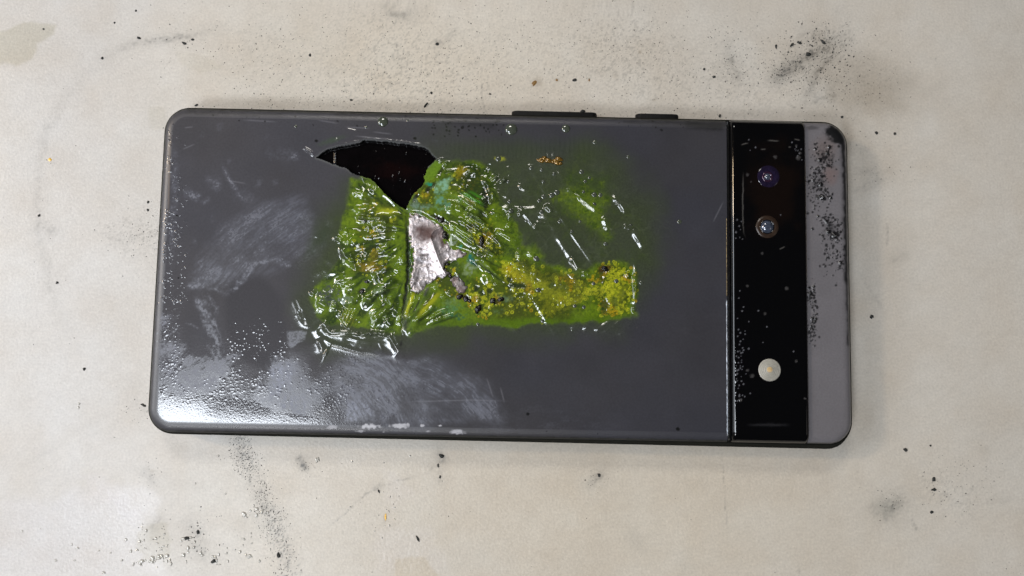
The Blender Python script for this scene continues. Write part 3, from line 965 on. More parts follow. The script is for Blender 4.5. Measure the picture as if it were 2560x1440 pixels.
# ================================================================== melted zone
P.fat, P.low = 1.5, .80
G1 = (0.112, 0.185, 0.002)       # bright olive green
G2 = (0.036, 0.072, 0.002)
G3 = (0.008, 0.024, 0.003)
DULL = (0.041, 0.056, 0.020)
GOLD = (0.55, 0.38, 0.008)
YEL = (0.52, 0.55, 0.02)
TEAL = (0.10, 0.24, 0.16)
# broad dull green veil
P.paint(P.poly_mask([(1060, 380), (1480, 372), (1570, 420), (1640, 520), (1650, 640), (1600, 760), (1540, 830), (1000, 850), (820, 880), (760, 800), (740, 740), (800, 560), (870, 460)], 60, 40, 90, 51), DULL, .85)
P.paint(P.poly_mask([(790, 560), (830, 560), (820, 620), (770, 640)], 16, 15, 30, 50), (.035, .05, .025), .6)
# bright green bodies
for k, (p, soft, wp, c, a) in enumerate((
    ([(876, 448), (925, 445), (960, 470), (1018, 525), (1022, 700), (1010, 790), (1000, 828), (900, 815), (830, 812), (795, 790), (780, 740), (820, 690), (868, 640), (850, 600), (872, 530)], 7, 9, G1, .95),
    ([(1062, 440), (1090, 408), (1130, 405), (1200, 408), (1235, 440), (1240, 520), (1290, 560), (1300, 620), (1330, 650), (1400, 668), (1470, 680), (1530, 655), (1585, 670), (1586, 790), (1500, 806), (1400, 800), (1300, 815), (1200, 812), (1100, 806), (1020, 838), (1018, 520)], 7, 10, G1, .92),
    ([(1415, 470), (1450, 470), (1520, 500), (1500, 540), (1520, 590), (1510, 600), (1480, 560), (1430, 530), (1390, 500)], 13, 9, G1, .6),
    ([(1310, 620), (1340, 615), (1360, 640), (1330, 660), (1300, 650)], 6, 8, G1, .8),
    ([(1450, 430), (1520, 440), (1515, 500), (1430, 480), (1420, 440)], 14, 10, G2, .35),
    ([(1240, 500), (1290, 530), (1280, 560), (1240, 560)], 7, 8, G2, .6))):
    P.paint(P.poly_mask(p, soft * 1.6, wp * 1.0, 34, 60 + k), c, a)
sl = P.box(740, 390, 1620, 860)
gn = fbm(P.U[sl], P.V[sl], 16, 4, 71)
isg = np.clip((P.C[sl][..., 1] - P.C[sl][..., 2] * 1.8) / .06, 0, 1)
P.paint((sl, isg * ss(.48, .70, gn)), G2, .7)
P.paint((sl, isg * ss(.58, .72, fbm(P.U[sl], P.V[sl], 9, 3, 74))), (.11, .16, .005), .45)
# yellow/gold granular foam
gold_polys = [
    ([(1255, 655), (1300, 650), (1340, 680), (1400, 690), (1450, 700), (1475, 730), (1440, 760), (1400, 785), (1360, 790), (1340, 760), (1290, 730), (1250, 700)], 3000, 1.8, 3.8),
    ([(1500, 665), (1545, 660), (1580, 690), (1582, 745), (1550, 785), (1505, 790), (1495, 740)], 520, 2.0, 4.0),
    ([(1190, 700), (1260, 700), (1340, 760), (1300, 790), (1200, 790), (1160, 740)], 600, 1.8, 4.0),
    ([(1470, 700), (1500, 700), (1500, 740), (1480, 735)], 60, 2, 3.6),
    ([(885, 610), (960, 620), (970, 680), (920, 690), (880, 680)], 240, 1.6, 3.2),
    ([(920, 490), (980, 510), (1010, 545), (960, 610), (900, 600), (890, 560)], 260, 1.4, 3.0),
    ([(1120, 655), (1150, 690), (1160, 740), (1120, 745), (1090, 700)], 200, 1.6, 3.4),
    ([(1170, 560), (1230, 560), (1260, 640), (1230, 660), (1190, 610)], 260, 1.5, 3.2),
    ([(1140, 410), (1200, 420), (1235, 500), (1200, 520), (1120, 470)], 260, 1.4, 3.0),
    ([(1040, 460), (1090, 470), (1080, 520), (1030, 540)], 120, 1.4, 3.0),
    ([(1300, 650), (1480, 700), (1420, 800), (1240, 800)], 200, 2, 5)]
def cen_x(p):
    return sum(q_[0] for q_ in p) / len(p)


for pts, n, r0, r1 in gold_polys:
    if cen_x(pts) > 1180:
        slm = P.poly_mask(pts, 8, 10, 20, int(n) % 50)
        r0, r1 = r0 * .8, r1 * .85
    P.paint(P.poly_mask(pts, 8, 10, 20, int(n) % 50), (.045, .060, .003), .75)
    cen = (sum(p[0] for p in pts) / len(pts), sum(p[1] for p in pts) / len(pts))
    for u, v in scatter(pts, int(n * (1.15 if cen_x(pts) > 1180 else .3)), R):
        t = R.random()
        u, v = u + R.gauss(0, 6), v + R.gauss(0, 6)
        q = vnoise(np.array([u / 26.0]), np.array([v / 26.0]), 77)[0]
        if q < .34 and t < .85:
            continue
        r = r0 + (r1 - r0) * R.random() ** 1.6
        c = GOLD if q > .72 and R.random() < .8 else (YEL if R.random() < .8 else G1)
        f = R.uniform(.65, 1.15)
        P.dome(u, v, r, 0, .8, tuple(x * f for x in c), tuple(x * .28 for x in c))
        if R.random() < (.5 if u > 1230 else .12):
            P.bead(u, v, r, r / 11.8 * R.uniform(.08, .22))
for cu, cv, ru, rv, ang, c, a in ((1290, 690, 46, 16, 25, GOLD, .2), (1380, 735, 80, 24, 22, YEL, .22), (1330, 700, 60, 16, 22, YEL, .18), (1540, 730, 30, 40, 0, YEL, .25), (925, 668, 34, 12, 0, (.30, .19, .01), .5), (935, 645, 12, 26, 0, (.28, .19, .01), .35),
                                  (1065, 490, 14, 10, 0, GOLD, .4), (1155, 430, 14, 20, 30, GOLD, .35), (1170, 505, 18, 10, 20, (.28, .2, .01), .4), (1205, 610, 14, 14, 0, (.3, .16, .01), .5),
                                  (1250, 398, 16, 7, 0, YEL, .5)):
    P.paint(P.blob_mask(cu, cv, ru, rv, ang, .7, .6, int(cu), 8), c, a)
# dark burnt pockets
for k, (cu, cv, ru, rv, ang, c, a) in enumerate((
    (1195, 460, 44, 50, 50, (.018, .035, .004), .85), (1215, 500, 16, 36, -10, (.006, .010, .003), .9), (1180, 418, 40, 8, 12, G3, .8), (1170, 440, 18, 10, 0, (.01, .02, .003), .7),
    (1100, 430, 26, 8, -40, (.01, .012, .004), .8), (1075, 470, 24, 6, -42, (.008, .008, .004), .8), (1040, 495, 12, 5, -60, (.008, .008, .004), .9),
    (1060, 560, 10, 4, 0, (.01, .01, .008), .7), (1105, 552, 30, 7, 30, (.008, .008, .006), .9), (1175, 570, 12, 14, 0, (.02, .02, .006), .6), (1290, 715, 34, 9, 0, (.008, .022, .006), .9),
    (1500, 690, 14, 22, 0, (.02, .025, .004), .6), (1512, 672, 22, 10, -10, (.045, .02, .004), .8), (1510, 765, 12, 24, 0, (.012, .035, .006), .8), (1535, 755, 12, 14, 0, (.02, .05, .006), .7),
    (1190, 720, 9, 9, 0, (.008, .02, .006), .9), (1206, 733, 8, 8, 0, (.008, .02, .006), .9), (1224, 728, 9, 9, 0, (.008, .02, .006), .9), (1270, 700, 9, 7, 0, (.008, .022, .006), .8),
    (1240, 755, 12, 8, 0, (.02, .03, .006), .8), (1165, 745, 14, 8, 30, (.008, .008, .006), .9), (1300, 738, 12, 6, 0, (.01, .03, .004), .7), (1378, 715, 10, 8, 0, (.02, .05, .004), .6), (1345, 725, 16, 6, 0, (.02, .05, .004), .5),
    (918, 705, 9, 5, 0, (.01, .015, .005), .9), (905, 730, 10, 8, 20, (.012, .012, .006), .9), (870, 800, 30, 16, 10, (.035, .035, .006), .5), (1340, 700, 10, 6, 20, G3, .5),
    (1140, 700, 12, 16, -30, (.012, .02, .005), .8), (1185, 660, 14, 5, 30, G3, .9), (1125, 640, 14, 5, 30, (.006, .006, .005), .9), (1205, 540, 14, 12, 0, G3, .7))):
    slm = P.blob_mask(cu, cv, ru, rv, ang, .6, .55, 200 + k, 9)
    P.paint(slm, c, a)
    P.Z[slm[0]] -= slm[1] * .12
# pale teal membranes
for k, (cu, cv, ru, rv, ang, c, a) in enumerate((
    (1108, 468, 26, 14, -40, (.17, .33, .21), .85), (1120, 452, 14, 8, -30, (.18, .34, .22), .7), (1100, 505, 12, 18, 0, TEAL, .8), (1118, 515, 10, 14, 0, TEAL, .7),
    (1073, 460, 9, 5, 10, (.01, .20, .12), .9), (1050, 520, 26, 12, -10, (.12, .20, .13), .65), (1035, 510, 12, 14, 0, (.13, .19, .14), .5), (1150, 500, 26, 8, 30, (.08, .17, .05), .6),
    (1180, 655, 10, 16, -20, (.01, .13, .11), .85), (1150, 617, 8, 6, 0, (.02, .20, .12), .8), (1170, 670, 20, 14, 20, (.20, .26, .16), .6), (1135, 600, 12, 14, -10, (.15, .19, .13), .6),
    (1120, 775, 34, 12, -10, (.07, .16, .05), .8), (1140, 790, 26, 8, 5, (.03, .10, .04), .7), (1130, 755, 20, 8, -20, (.12, .20, .07), .6), (1260, 745, 20, 9, 10, (.10, .16, .08), .5),
    (860, 750, 26, 10, 10, (.12, .16, .12), .5), (820, 740, 30, 26, 10, (.05, .065, .045), .8), (950, 725, 16, 8, 0, (.16, .22, .12), .5), (1240, 780, 20, 8, 0, (.08, .14, .06), .5))):
    slm = P.blob_mask(cu, cv, ru * 1.1, rv * 1.1, ang, .8, .8, 300 + k, 10)
    ne = fbm(P.U[slm[0]], P.V[slm[0]], 5, 3, 320 + k)
    P.paint((slm[0], slm[1] * (.35 + .9 * ss(.35, .62, ne))), tuple(x * 1.15 for x in c), min(1, a * 1.25))
# grey patches where the inner wrap shines through on the right
for k, (cu, cv, ru, rv, ang, a) in enumerate(((1300, 440, 50, 34, 0, .6), (1290, 485, 44, 20, 10, .75), (1370, 430, 50, 34, 20, .55), (1490, 425, 40, 28, 0, .6), (1560, 480, 40, 50, -30, .75),
                                              (1380, 610, 60, 40, 20, .6), (1450, 620, 44, 34, 0, .5), (1310, 545, 50, 18, 10, .6), (1560, 600, 44, 60, 0, .65), (1440, 640, 40, 18, 0, .5))):
    P.paint(P.blob_mask(cu, cv, ru, rv, ang, .7, .35, 400 + k), (.044, .052, .036), a * .7)

for sd_, sc_, al in ((91, 80, .22), (93, 110, .22)):
    q = fbm(P.U[sl2 := P.box(1180, 380, 1720, 860)], P.V[sl2], sc_, 4, sd_, .55)
    w2 = np.clip(1 - np.hypot((P.U[sl2] - 1430) / 260, (P.V[sl2] - 600) / 220), 0, 1) ** .5
    P.paint((sl2, w2 * np.exp(-((q - .5) / .010) ** 2)), (.10, .12, .075), al)
    P.paint((sl2, w2 * ss(.50, .56, q) * (1 - ss(.60, .7, q))), (.024, .034, .014), al * .8)
# bubbly swelling relief in the melted zone
melt_poly = [(1060, 400), (1240, 385), (1440, 372), (1560, 420), (1620, 520), (1640, 640), (1610, 790), (1540, 850), (1330, 830), (1200, 822), (1040, 850), (1010, 900), (960, 880), (800, 850), (745, 790), (760, 720), (800, 660), (790, 590), (862, 560), (868, 440), (960, 440), (1010, 520)]
sl, mm = P.poly_mask(melt_poly, 14, 10, 40, 80)
u, v = P.U[sl], P.V[sl]
rgt = np.clip(ss(1230, 1330, u) * (1 - ss(640, 690, v)) + ss(800, 830, v), 0, 1)
P.Z[sl] += mm * (.40 - .2 * rgt) * (fbm(u, v, 60, 2, 81) - .5)


def polar(u, v, cx, cy):
    return np.arctan2(v - cy, u - cx), np.hypot(u - cx, v - cy)


def crests(u, v, cx, cy, k, rl, seed, width):
    """long folds that radiate from a pulled point"""
    th, r = polar(u, v, cx, cy)
    th = th + (fbm(u, v, 50, 2, seed + 1) - .5) * .25
    n = vnoise((th + 4) * k, r / rl, seed)
    return np.exp(-((n - .5) / width) ** 2)


lm = (1 - ss(1005, 1016, u))                       # left of the slit
th, r = polar(u, v, 1050, 575)
for k, rl, seed, A, wd in ((7, 60, 201, .12, .22), (11, 42, 202, .06, .24)):
    gate = ss(.3, .6, fbm(u, v, 60, 2, seed + 5))
    P.Z[sl] += mm * lm * gate * A * crests(u, v, 1050, 575, k, rl, seed, wd) * ss(20, 60, r)
rm = ss(1100, 1130, u) * (1 - rgt) * (1 - ss(690, 720, v)) * (1 - ss(1290, 1330, u))
for k, rl, seed, A, wd in ((9, 120, 211, .12, .20), (15, 90, 212, .05, .24)):
    P.Z[sl] += mm * rm * ss(.3, .55, fbm(u, v, 70, 2, seed + 5)) * A * crests(u, v, 960, 440, k, rl, seed, wd)
n_ = fbm(u, v, 60, 1, 221, .4, 55, 3.4)
P.Z[sl] += mm * ss(1230, 1300, u) * .16 * np.exp(-((n_ - .5) / .09) ** 2) * ss(.35, .60, fbm(u, v, 90, 2, 222))
n_ = fbm(u, v, 30, 2, 223, .4, 20, 1.8)
P.Z[sl] += mm * ss(1230, 1300, u) * .05 * np.exp(-((n_ - .5) / .10) ** 2) * ss(.4, .6, fbm(u, v, 50, 2, 224))
# dark and bright green streaks radiating along the folds
stre = vnoise((th + 4) * 10, r / 70, 231) * .6 + vnoise((th + 4) * 23, r / 35, 232) * .4
cc = P.C[sl]
isg = np.clip((cc[..., 1] - cc[..., 2] * 3) / .06, 0, 1) * np.clip((cc[..., 1] * .82 - cc[..., 0]) / .02, 0, 1)
isl = isg * lm
P.paint((sl, isl * ss(.50, .70, stre)), G3, .75)
P.paint((sl, isl * ss(.50, .30, stre) * 0 + isl * (1 - ss(.28, .42, stre))), (.130, .200, .004), .8)
th2, r2_ = polar(u, v, 960, 440)
stre = vnoise((th2 + 4) * 14, r2_ / 90, 233) * .6 + vnoise((th2 + 4) * 30, r2_ / 40, 234) * .4
P.paint((sl, isg * rm * ss(.50, .66, stre)), (.012, .030, .004), .6)
P.paint((sl, isg * rm * (1 - ss(.30, .42, stre))), (.115, .180, .004), .7)
low_ = ss(790, 806, v + (u - 1300) * .02) * ss(1040, 1090, u)
gr = fbm(u, v, 6, 3, 401)
P.tint((sl, isg * ss(.50, .68, gr) * (1 - low_)), (.45, .52, .45), .45)
P.paint((sl, isg * ss(.62, .74, fbm(u, v, 5, 2, 402)) * (1 - low_)), (.16, .23, .006), .3)
P.paint((sl, isg * low_), (.080, .145, .001), .8)
P.setr((sl, mm * (1 - rgt)), .09, 1)
P.setr((sl, mm * rgt), .13, 1)
P.setr((sl, mm), .85, 1, 'K')
P.setr((sl, mm), .05, 1, 'S')
mmG = mm

def bend(p, q, k):
    mx, my = (p[0] + q[0]) / 2, (p[1] + q[1]) / 2
    dx, dy = q[0] - p[0], q[1] - p[1]
    return [p, (mx - dy * k, my + dx * k), q]


for pts, w, h in (
    # left green: long pleats into the slit
    ([(870, 522), (900, 527), (930, 524), (960, 520)], 7, .55), ([(925, 548), (970, 545), (1012, 537)], 3.5, .35), ([(935, 556), (970, 553), (1010, 545)], 3.5, .35), ([(890, 545), (920, 545)], 3, .3),
    ([(880, 480), (905, 485), (918, 490)], 4, .3), ([(922, 470), (935, 478), (948, 474)], 4, .3), ([(955, 565), (985, 568), (1008, 578)], 4, .4), ([(980, 588), (1000, 598)], 4, .35),
    ([(885, 570), (888, 590), (872, 605), (858, 600)], 5, .5), ([(835, 588), (850, 598), (862, 606)], 4, .4), ([(850, 610), (865, 640), (885, 668)], 5, .45), ([(860, 605), (885, 650), (893, 680), (865, 688), (840, 685)], 4, .4),
    ([(915, 565), (922, 572), (930, 570)], 4, .35), ([(907, 628), (925, 636)], 3.5, .35), ([(955, 630), (970, 618), (980, 620)], 5, .4), ([(888, 645), (905, 658), (912, 656)], 5, .4),
    ([(1005, 640), (1012, 665)], 4, .35), ([(960, 665), (975, 678)], 6, .4), ([(985, 670), (1003, 680)], 6, .35), ([(930, 700), (970, 702), (1000, 704)], 6, .6), ([(935, 710), (1000, 708)], 4, .3),
    ([(835, 705), (865, 700), (900, 700)], 4, .4), ([(850, 712), (880, 716), (905, 712)], 3.5, .3), ([(820, 720), (835, 728), (855, 722)], 5, .5), ([(790, 727), (815, 740), (845, 745)], 4, .4),
    ([(790, 735), (810, 748), (830, 747)], 4, .4), ([(775, 725), (790, 738)], 3, .3), ([(790, 753), (805, 760), (825, 770)], 5, .45), ([(862, 768), (880, 752), (886, 768)], 4, .4),
    ([(940, 720), (945, 732)], 6, .4), ([(968, 722), (970, 732)], 5, .4), ([(905, 745), (925, 746), (932, 756)], 4, .35), ([(950, 745), (970, 740)], 4, .3), ([(980, 762), (990, 775), (1002, 788)], 5, .55),
    ([(935, 785), (945, 795)], 6, .5), ([(965, 795), (972, 805), (985, 815)], 5, .45), ([(880, 770), (865, 800), (850, 815)], 3, .3), ([(860, 785), (850, 800)], 3, .3), ([(888, 775), (880, 800), (868, 815)], 3, .3),
    ([(870, 772), (856, 806)], 2.5, .25), ([(895, 830), (893, 840)], 4, .4), ([(915, 828), (920, 838)], 3.5, .4), ([(925, 828), (930, 840)], 3.5, .4), ([(940, 828), (944, 838)], 3, .3), ([(965, 828), (962, 842)], 3.5, .35), ([(955, 830), (952, 840)], 3, .3),
    ([(805, 820), (830, 832), (900, 830)], 4, .3), ([(806, 800), (815, 815), (830, 828)], 5, .3), ([(895, 835), (960, 838), (980, 832)], 7, .25),
    # dome shaped pocket, upper middle
    ([(1155, 428), (1175, 430), (1200, 440)], 6, .55), ([(1200, 440), (1218, 462), (1228, 490), (1238, 510)], 4, .55), ([(1112, 405), (1118, 420)], 3, .4), ([(1100, 395), (1105, 410)], 2.5, .25),
    ([(1142, 474), (1180, 498), (1219, 522)], 3.2, .55), ([(1140, 484), (1175, 508), (1208, 522)], 3, .35), ([(1112, 512), (1130, 514), (1165, 522)], 5, .5), ([(1112, 520), (1140, 522)], 3, .3),
    ([(1230, 478), (1238, 495), (1244, 508)], 4, .45), ([(1225, 495), (1235, 512)], 3, .3),
    # pleats running down right from the foil
    ([(1115, 553), (1160, 582), (1207, 616)], 3.5, .55), ([(1140, 545), (1175, 568), (1207, 590)], 3.5, .5), ([(1120, 568), (1165, 600), (1200, 625)], 3, .4), ([(1186, 545), (1205, 558), (1220, 572)], 3, .4),
    ([(1207, 616), (1240, 645), (1250, 655)], 3.5, .55), ([(1215, 598), (1235, 618), (1258, 638)], 3.5, .5), ([(1225, 592), (1245, 605), (1262, 630)], 3.5, .5), ([(1233, 575), (1265, 590), (1298, 607)], 3.5, .45),
    ([(1193, 640), (1225, 668), (1245, 682)], 4, .6), ([(1206, 635), (1240, 650)], 3, .4), ([(1210, 678), (1220, 700), (1232, 710)], 7, .55), ([(1222, 612), (1250, 640)], 2.5, .3), ([(1262, 560), (1280, 568)], 5, .4),
    ([(1262, 685), (1280, 692)], 3, .3), ([(1275, 705), (1290, 725)], 3, .35), ([(1235, 445), (1242, 452)], 4, .35), ([(1255, 447), (1262, 458)], 4, .4),
    # lower fan of pleats below the foil
    ([(1085, 700), (1050, 760), (1012, 830)], 4, .7), ([(1075, 705), (1040, 760), (1008, 825)], 3, .5), ([(1100, 720), (1065, 770), (1015, 838)], 6, .7), ([(1035, 725), (1020, 770), (1008, 815)], 5, .5),
    ([(1110, 735), (1060, 790), (1016, 842)], 4, .4), ([(1098, 700), (1085, 725)], 3.5, .35), ([(1058, 725), (1046, 750)], 3, .3),
    # right zone: membrane folds
    ([(1431, 480), (1470, 512), (1506, 539)], 4, .42), ([(1418, 470), (1435, 484)], 3, .25), ([(1508, 537), (1515, 560), (1524, 585)], 6, .45), ([(1522, 485), (1550, 510), (1574, 544)], 5, .38), ([(1574, 560), (1590, 590), (1617, 640)], 5, .35),
    ([(1305, 623), (1325, 590), (1345, 560), (1370, 562), (1400, 572)], 4, .26), ([(1375, 573), (1400, 600), (1425, 640), (1445, 680)], 6, .35), ([(1425, 640), (1436, 655), (1450, 682)], 4, .35), ([(1450, 682), (1465, 690), (1480, 686)], 3, .25),
    ([(1360, 513), (1370, 522), (1383, 535)], 4, .45), ([(1232, 521), (1300, 526), (1365, 523)], 4, .22), ([(1340, 540), (1380, 545), (1400, 542)], 3, .22), ([(1292, 460), (1305, 472), (1320, 480)], 2.5, .25),
    ([(1240, 478), (1260, 490), (1278, 497)], 2.8, .25), ([(1258, 445), (1264, 455)], 4, .3), ([(1390, 425), (1410, 455), (1418, 470)], 3, .16), ([(1505, 430), (1515, 470), (1512, 535)], 8, .2),
    ([(1268, 530), (1280, 545)], 4, .3), ([(1295, 530), (1303, 542)], 3, .25), ([(1290, 632), (1305, 634)], 4, .35), ([(1310, 632), (1350, 645), (1375, 655)], 3, .2), ([(1555, 565), (1580, 575)], 3, .2),
    ([(1586, 640), (1588, 700), (1586, 780)], 3, .35), ([(1562, 680), (1570, 690), (1576, 694)], 3.5, .4), ([(1580, 690), (1588, 692)], 3, .35), ([(1580, 713), (1590, 712)], 2.5, .3), ([(1583, 723), (1592, 724)], 2.5, .3), ([(1578, 776), (1588, 774)], 3, .35),
    ([(1500, 795), (1470, 815), (1455, 832)], 4, .25), ([(1530, 800), (1500, 820), (1482, 832)], 4, .25), ([(1560, 795), (1530, 820), (1500, 836)], 4, .22), ([(1585, 800), (1560, 830), (1540, 845)], 4, .2), ([(1480, 792), (1450, 812), (1420, 822)], 4, .2),
    ([(1600, 805), (1575, 830), (1555, 842)], 5, .2), ([(1350, 400), (1400, 398)], 10, .2),
    ([(1500, 430), (1560, 500), (1610, 560)], 8, .22), ([(1470, 400), (1530, 450), (1590, 520), (1640, 600)], 9, .2), ([(1560, 600), (1600, 680), (1625, 760)], 8, .18), ([(1250, 420), (1300, 440), (1340, 480)], 7, .2),
    ([(1320, 500), (1380, 560), (1410, 600)], 7, .25), ([(1455, 560), (1480, 610), (1500, 650)], 7, .22), ([(1400, 440), (1440, 520)], 7, .18)):
    P.ridge(pts, w, h, warp=.7, seed=int(pts[0][0] * 7 + pts[0][1]) % 91)
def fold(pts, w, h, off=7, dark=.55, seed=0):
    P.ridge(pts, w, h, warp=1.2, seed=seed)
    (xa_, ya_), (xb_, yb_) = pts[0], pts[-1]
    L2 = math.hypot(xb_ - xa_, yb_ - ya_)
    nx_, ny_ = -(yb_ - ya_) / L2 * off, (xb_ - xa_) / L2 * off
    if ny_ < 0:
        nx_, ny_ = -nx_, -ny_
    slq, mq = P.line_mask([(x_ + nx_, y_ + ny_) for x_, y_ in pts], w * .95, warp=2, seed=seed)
    P.tint((slq, mq), (.10, .16, .10), dark)  # dark valley beside the fold, its shade painted into the colour


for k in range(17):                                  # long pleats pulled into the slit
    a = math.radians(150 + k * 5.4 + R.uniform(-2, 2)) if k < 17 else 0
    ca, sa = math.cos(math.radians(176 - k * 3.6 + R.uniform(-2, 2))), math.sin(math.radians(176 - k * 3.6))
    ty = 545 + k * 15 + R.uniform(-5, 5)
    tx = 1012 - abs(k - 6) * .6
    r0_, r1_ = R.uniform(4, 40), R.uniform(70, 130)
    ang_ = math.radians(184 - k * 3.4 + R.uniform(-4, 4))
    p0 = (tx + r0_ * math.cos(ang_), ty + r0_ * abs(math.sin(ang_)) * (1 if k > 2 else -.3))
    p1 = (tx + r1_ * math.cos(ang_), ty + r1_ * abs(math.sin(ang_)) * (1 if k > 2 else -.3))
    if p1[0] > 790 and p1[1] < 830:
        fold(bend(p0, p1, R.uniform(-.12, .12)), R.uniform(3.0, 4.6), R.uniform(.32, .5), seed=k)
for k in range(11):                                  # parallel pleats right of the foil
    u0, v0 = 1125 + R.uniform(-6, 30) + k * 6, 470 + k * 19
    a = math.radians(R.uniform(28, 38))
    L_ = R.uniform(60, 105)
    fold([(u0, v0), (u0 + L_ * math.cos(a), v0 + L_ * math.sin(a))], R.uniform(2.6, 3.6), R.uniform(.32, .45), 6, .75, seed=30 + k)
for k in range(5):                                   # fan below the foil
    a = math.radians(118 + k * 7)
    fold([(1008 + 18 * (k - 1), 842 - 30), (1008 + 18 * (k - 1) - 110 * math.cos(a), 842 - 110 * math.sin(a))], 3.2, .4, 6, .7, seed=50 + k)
for _ in range(12):                                  # short puckers that point at the tear
    (u0, v0), = scatter([(868, 560), (985, 560), (990, 820), (850, 815), (775, 740), (830, 690), (870, 640)], 1, R)
    a = math.atan2(v0 - 575, u0 - 1050) + R.gauss(0, .35)
    L_ = R.uniform(14, 38)
    P.ridge(bend((u0, v0), (u0 + L_ * math.cos(a), v0 + L_ * math.sin(a)), R.uniform(-.3, .3)), R.uniform(2.4, 4.2), R.uniform(.2, .4))
for _ in range(18):
    (u0, v0), = scatter([(1130, 500), (1210, 500), (1260, 600), (1200, 640), (1150, 560)], 1, R)
    a = math.radians(R.gauss(34, 8))
    L_ = R.uniform(14, 40)
    P.ridge([(u0, v0), (u0 + L_ * math.cos(a), v0 + L_ * math.sin(a))], R.uniform(2.2, 3.2), R.uniform(.2, .4))
for _ in range(8):
    (u0, v0), = scatter([(1080, 700), (1240, 700), (1300, 800), (1060, 800)], 1, R)
    a = math.radians(R.gauss(-20, 50))
    L_ = R.uniform(8, 20)
    P.ridge([(u0, v0), (u0 + L_ * math.cos(a), v0 + L_ * math.sin(a))], R.uniform(2.4, 4), R.uniform(.15, .35))
# ripple fan at (870,790)
sl = P.box(845, 755, 900, 825)
w_ = np.exp(-((P.U[sl] - 870) / 18) ** 2 - ((P.V[sl] - 792) / 22) ** 2)
P.Z[sl] += w_ * .10 * np.sin((P.U[sl] * .9 + P.V[sl] * .42) / 1.25)
P.paint((sl, w_ * (np.sin((P.U[sl] * .9 + P.V[sl] * .42) / 1.25) > .5)), (.25, .24, .03), .6)
# bright yellow stretch marks
for pts, w, c, a in (([(1038, 722), (1026, 760), (1012, 800)], 4, YEL, .8), ([(1108, 722), (1070, 765), (1040, 800)], 6, (.36, .38, .01), .85), ([(1090, 705), (1050, 765), (1015, 835)], 2.5, (.12, .2, .03), .8),
                     ([(1055, 745), (1030, 790)], 3, (.015, .02, .01), .9), ([(1075, 715), (1060, 745)], 4, (.06, .06, .055), .9), ([(1095, 725), (1055, 775)], 2.5, (.015, .02, .01), .8),
                     ([(935, 530), (1000, 528)], 7, YEL, .5), ([(1150, 480), (1215, 518)], 5, (.06, .24, .01), .8), ([(1165, 478), (1215, 500)], 4, (.05, .22, .01), .8), ([(1215, 640), (1290, 650)], 7, G1, .7)):
    P.paint(P.line_mask(pts, w, warp=2, seed=5), c, a)

FOILP = [(1016, 528), (1050, 532), (1090, 552), (1124, 586), (1130, 616), (1174, 632), (1140, 660), (1122, 690), (1090, 706), (1060, 730), (1036, 736), (1024, 700)]
fsl, fm = P.poly_mask(FOILP, 6)
P.Z[fsl] -= fm * .5
# ---- the slit, left of the foil
SLIT = [(1017, 522), (1018, 560), (1019, 600), (1022, 650), (1019, 700), (1010, 760), (1006, 800), (1004, 850)]
sl, m = P.line_mask(SLIT, 3.2, taper=True, warp=4, seed=8)
P.Z[sl] -= m * .9
P.paint((sl, m), (.004, .006, .003), 1.0)
P.setr((sl, m), .4)
P.paint(P.line_mask([(1024, 600), (1028, 660), (1024, 700)], 5, warp=2), (.02, .07, .006), .9)
sl, m = P.line_mask([(1004, 850), (1003, 868)], 3, warp=1)
P.paint((sl, m), (.01, .01, .01), .8)

# ---- hole
HZ = [(245, 360), (300, 310), (380, 260), (500, 225), (640, 205), (760, 180), (830, 145), (1000, 160), (1200, 180), (1400, 205), (1540, 235), (1590, 265), (1620, 310), (1690, 375), (1660, 410), (1600, 460),
      (1570, 510), (1560, 560), (1535, 580), (1550, 650), (1520, 700), (1470, 740), (1420, 800), (1390, 840), (1370, 880), (1340, 940), (1325, 990), (1300, 975), (1240, 940), (1150, 870), (1060, 790), (1000, 720),
      (940, 650), (880, 605), (800, 590), (680, 550), (600, 490), (480, 450), (360, 405)]
HOLE = [(740 + a / 4.8, 320 + b / 4.8) for a, b in HZ]
sl = P.box(760, 330, 1120, 560)
sdh = np.full(P.U.shape, 99.0)
sdh[sl] = poly_sd(P.U[sl] + (fbm(P.U[sl], P.V[sl], 7, 3, 90) - .5) * 3, P.V[sl] + (fbm(P.U[sl], P.V[sl], 7, 3, 91) - .5) * 3, HOLE)
lip = np.exp(-((sdh - 3) / 4.5) ** 2)
P.Z += lip * .07
# edge highlight painted on the top and left rim, green tint at right
sl = P.box(760, 330, 1120, 560)
rim = .65 * np.exp(-((sdh[sl] - 1) / 2.4) ** 2)
P.paint((sl, rim * (P.V[sl] < 420)), (.11, .12, .12), .7)
P.paint((sl, rim * (P.U[sl] < 880) * (P.V[sl] > 390)), (.12, .12, .12), .7)
P.paint((sl, rim * (P.U[sl] > 900) * (P.V[sl] > 430)), (.16, .24, .03), .5)
P.paint(P.blob_mask(830, 352, 40, 9, -18, .8, .3, 3), (.05, .08, .04), .5)
P.paint(P.poly_mask([(1088, 402), (1104, 412), (1092, 440), (1060, 462), (1062, 430)], 3, 3, 12, 92), (.12, .22, .01), .9)
P.R += 0
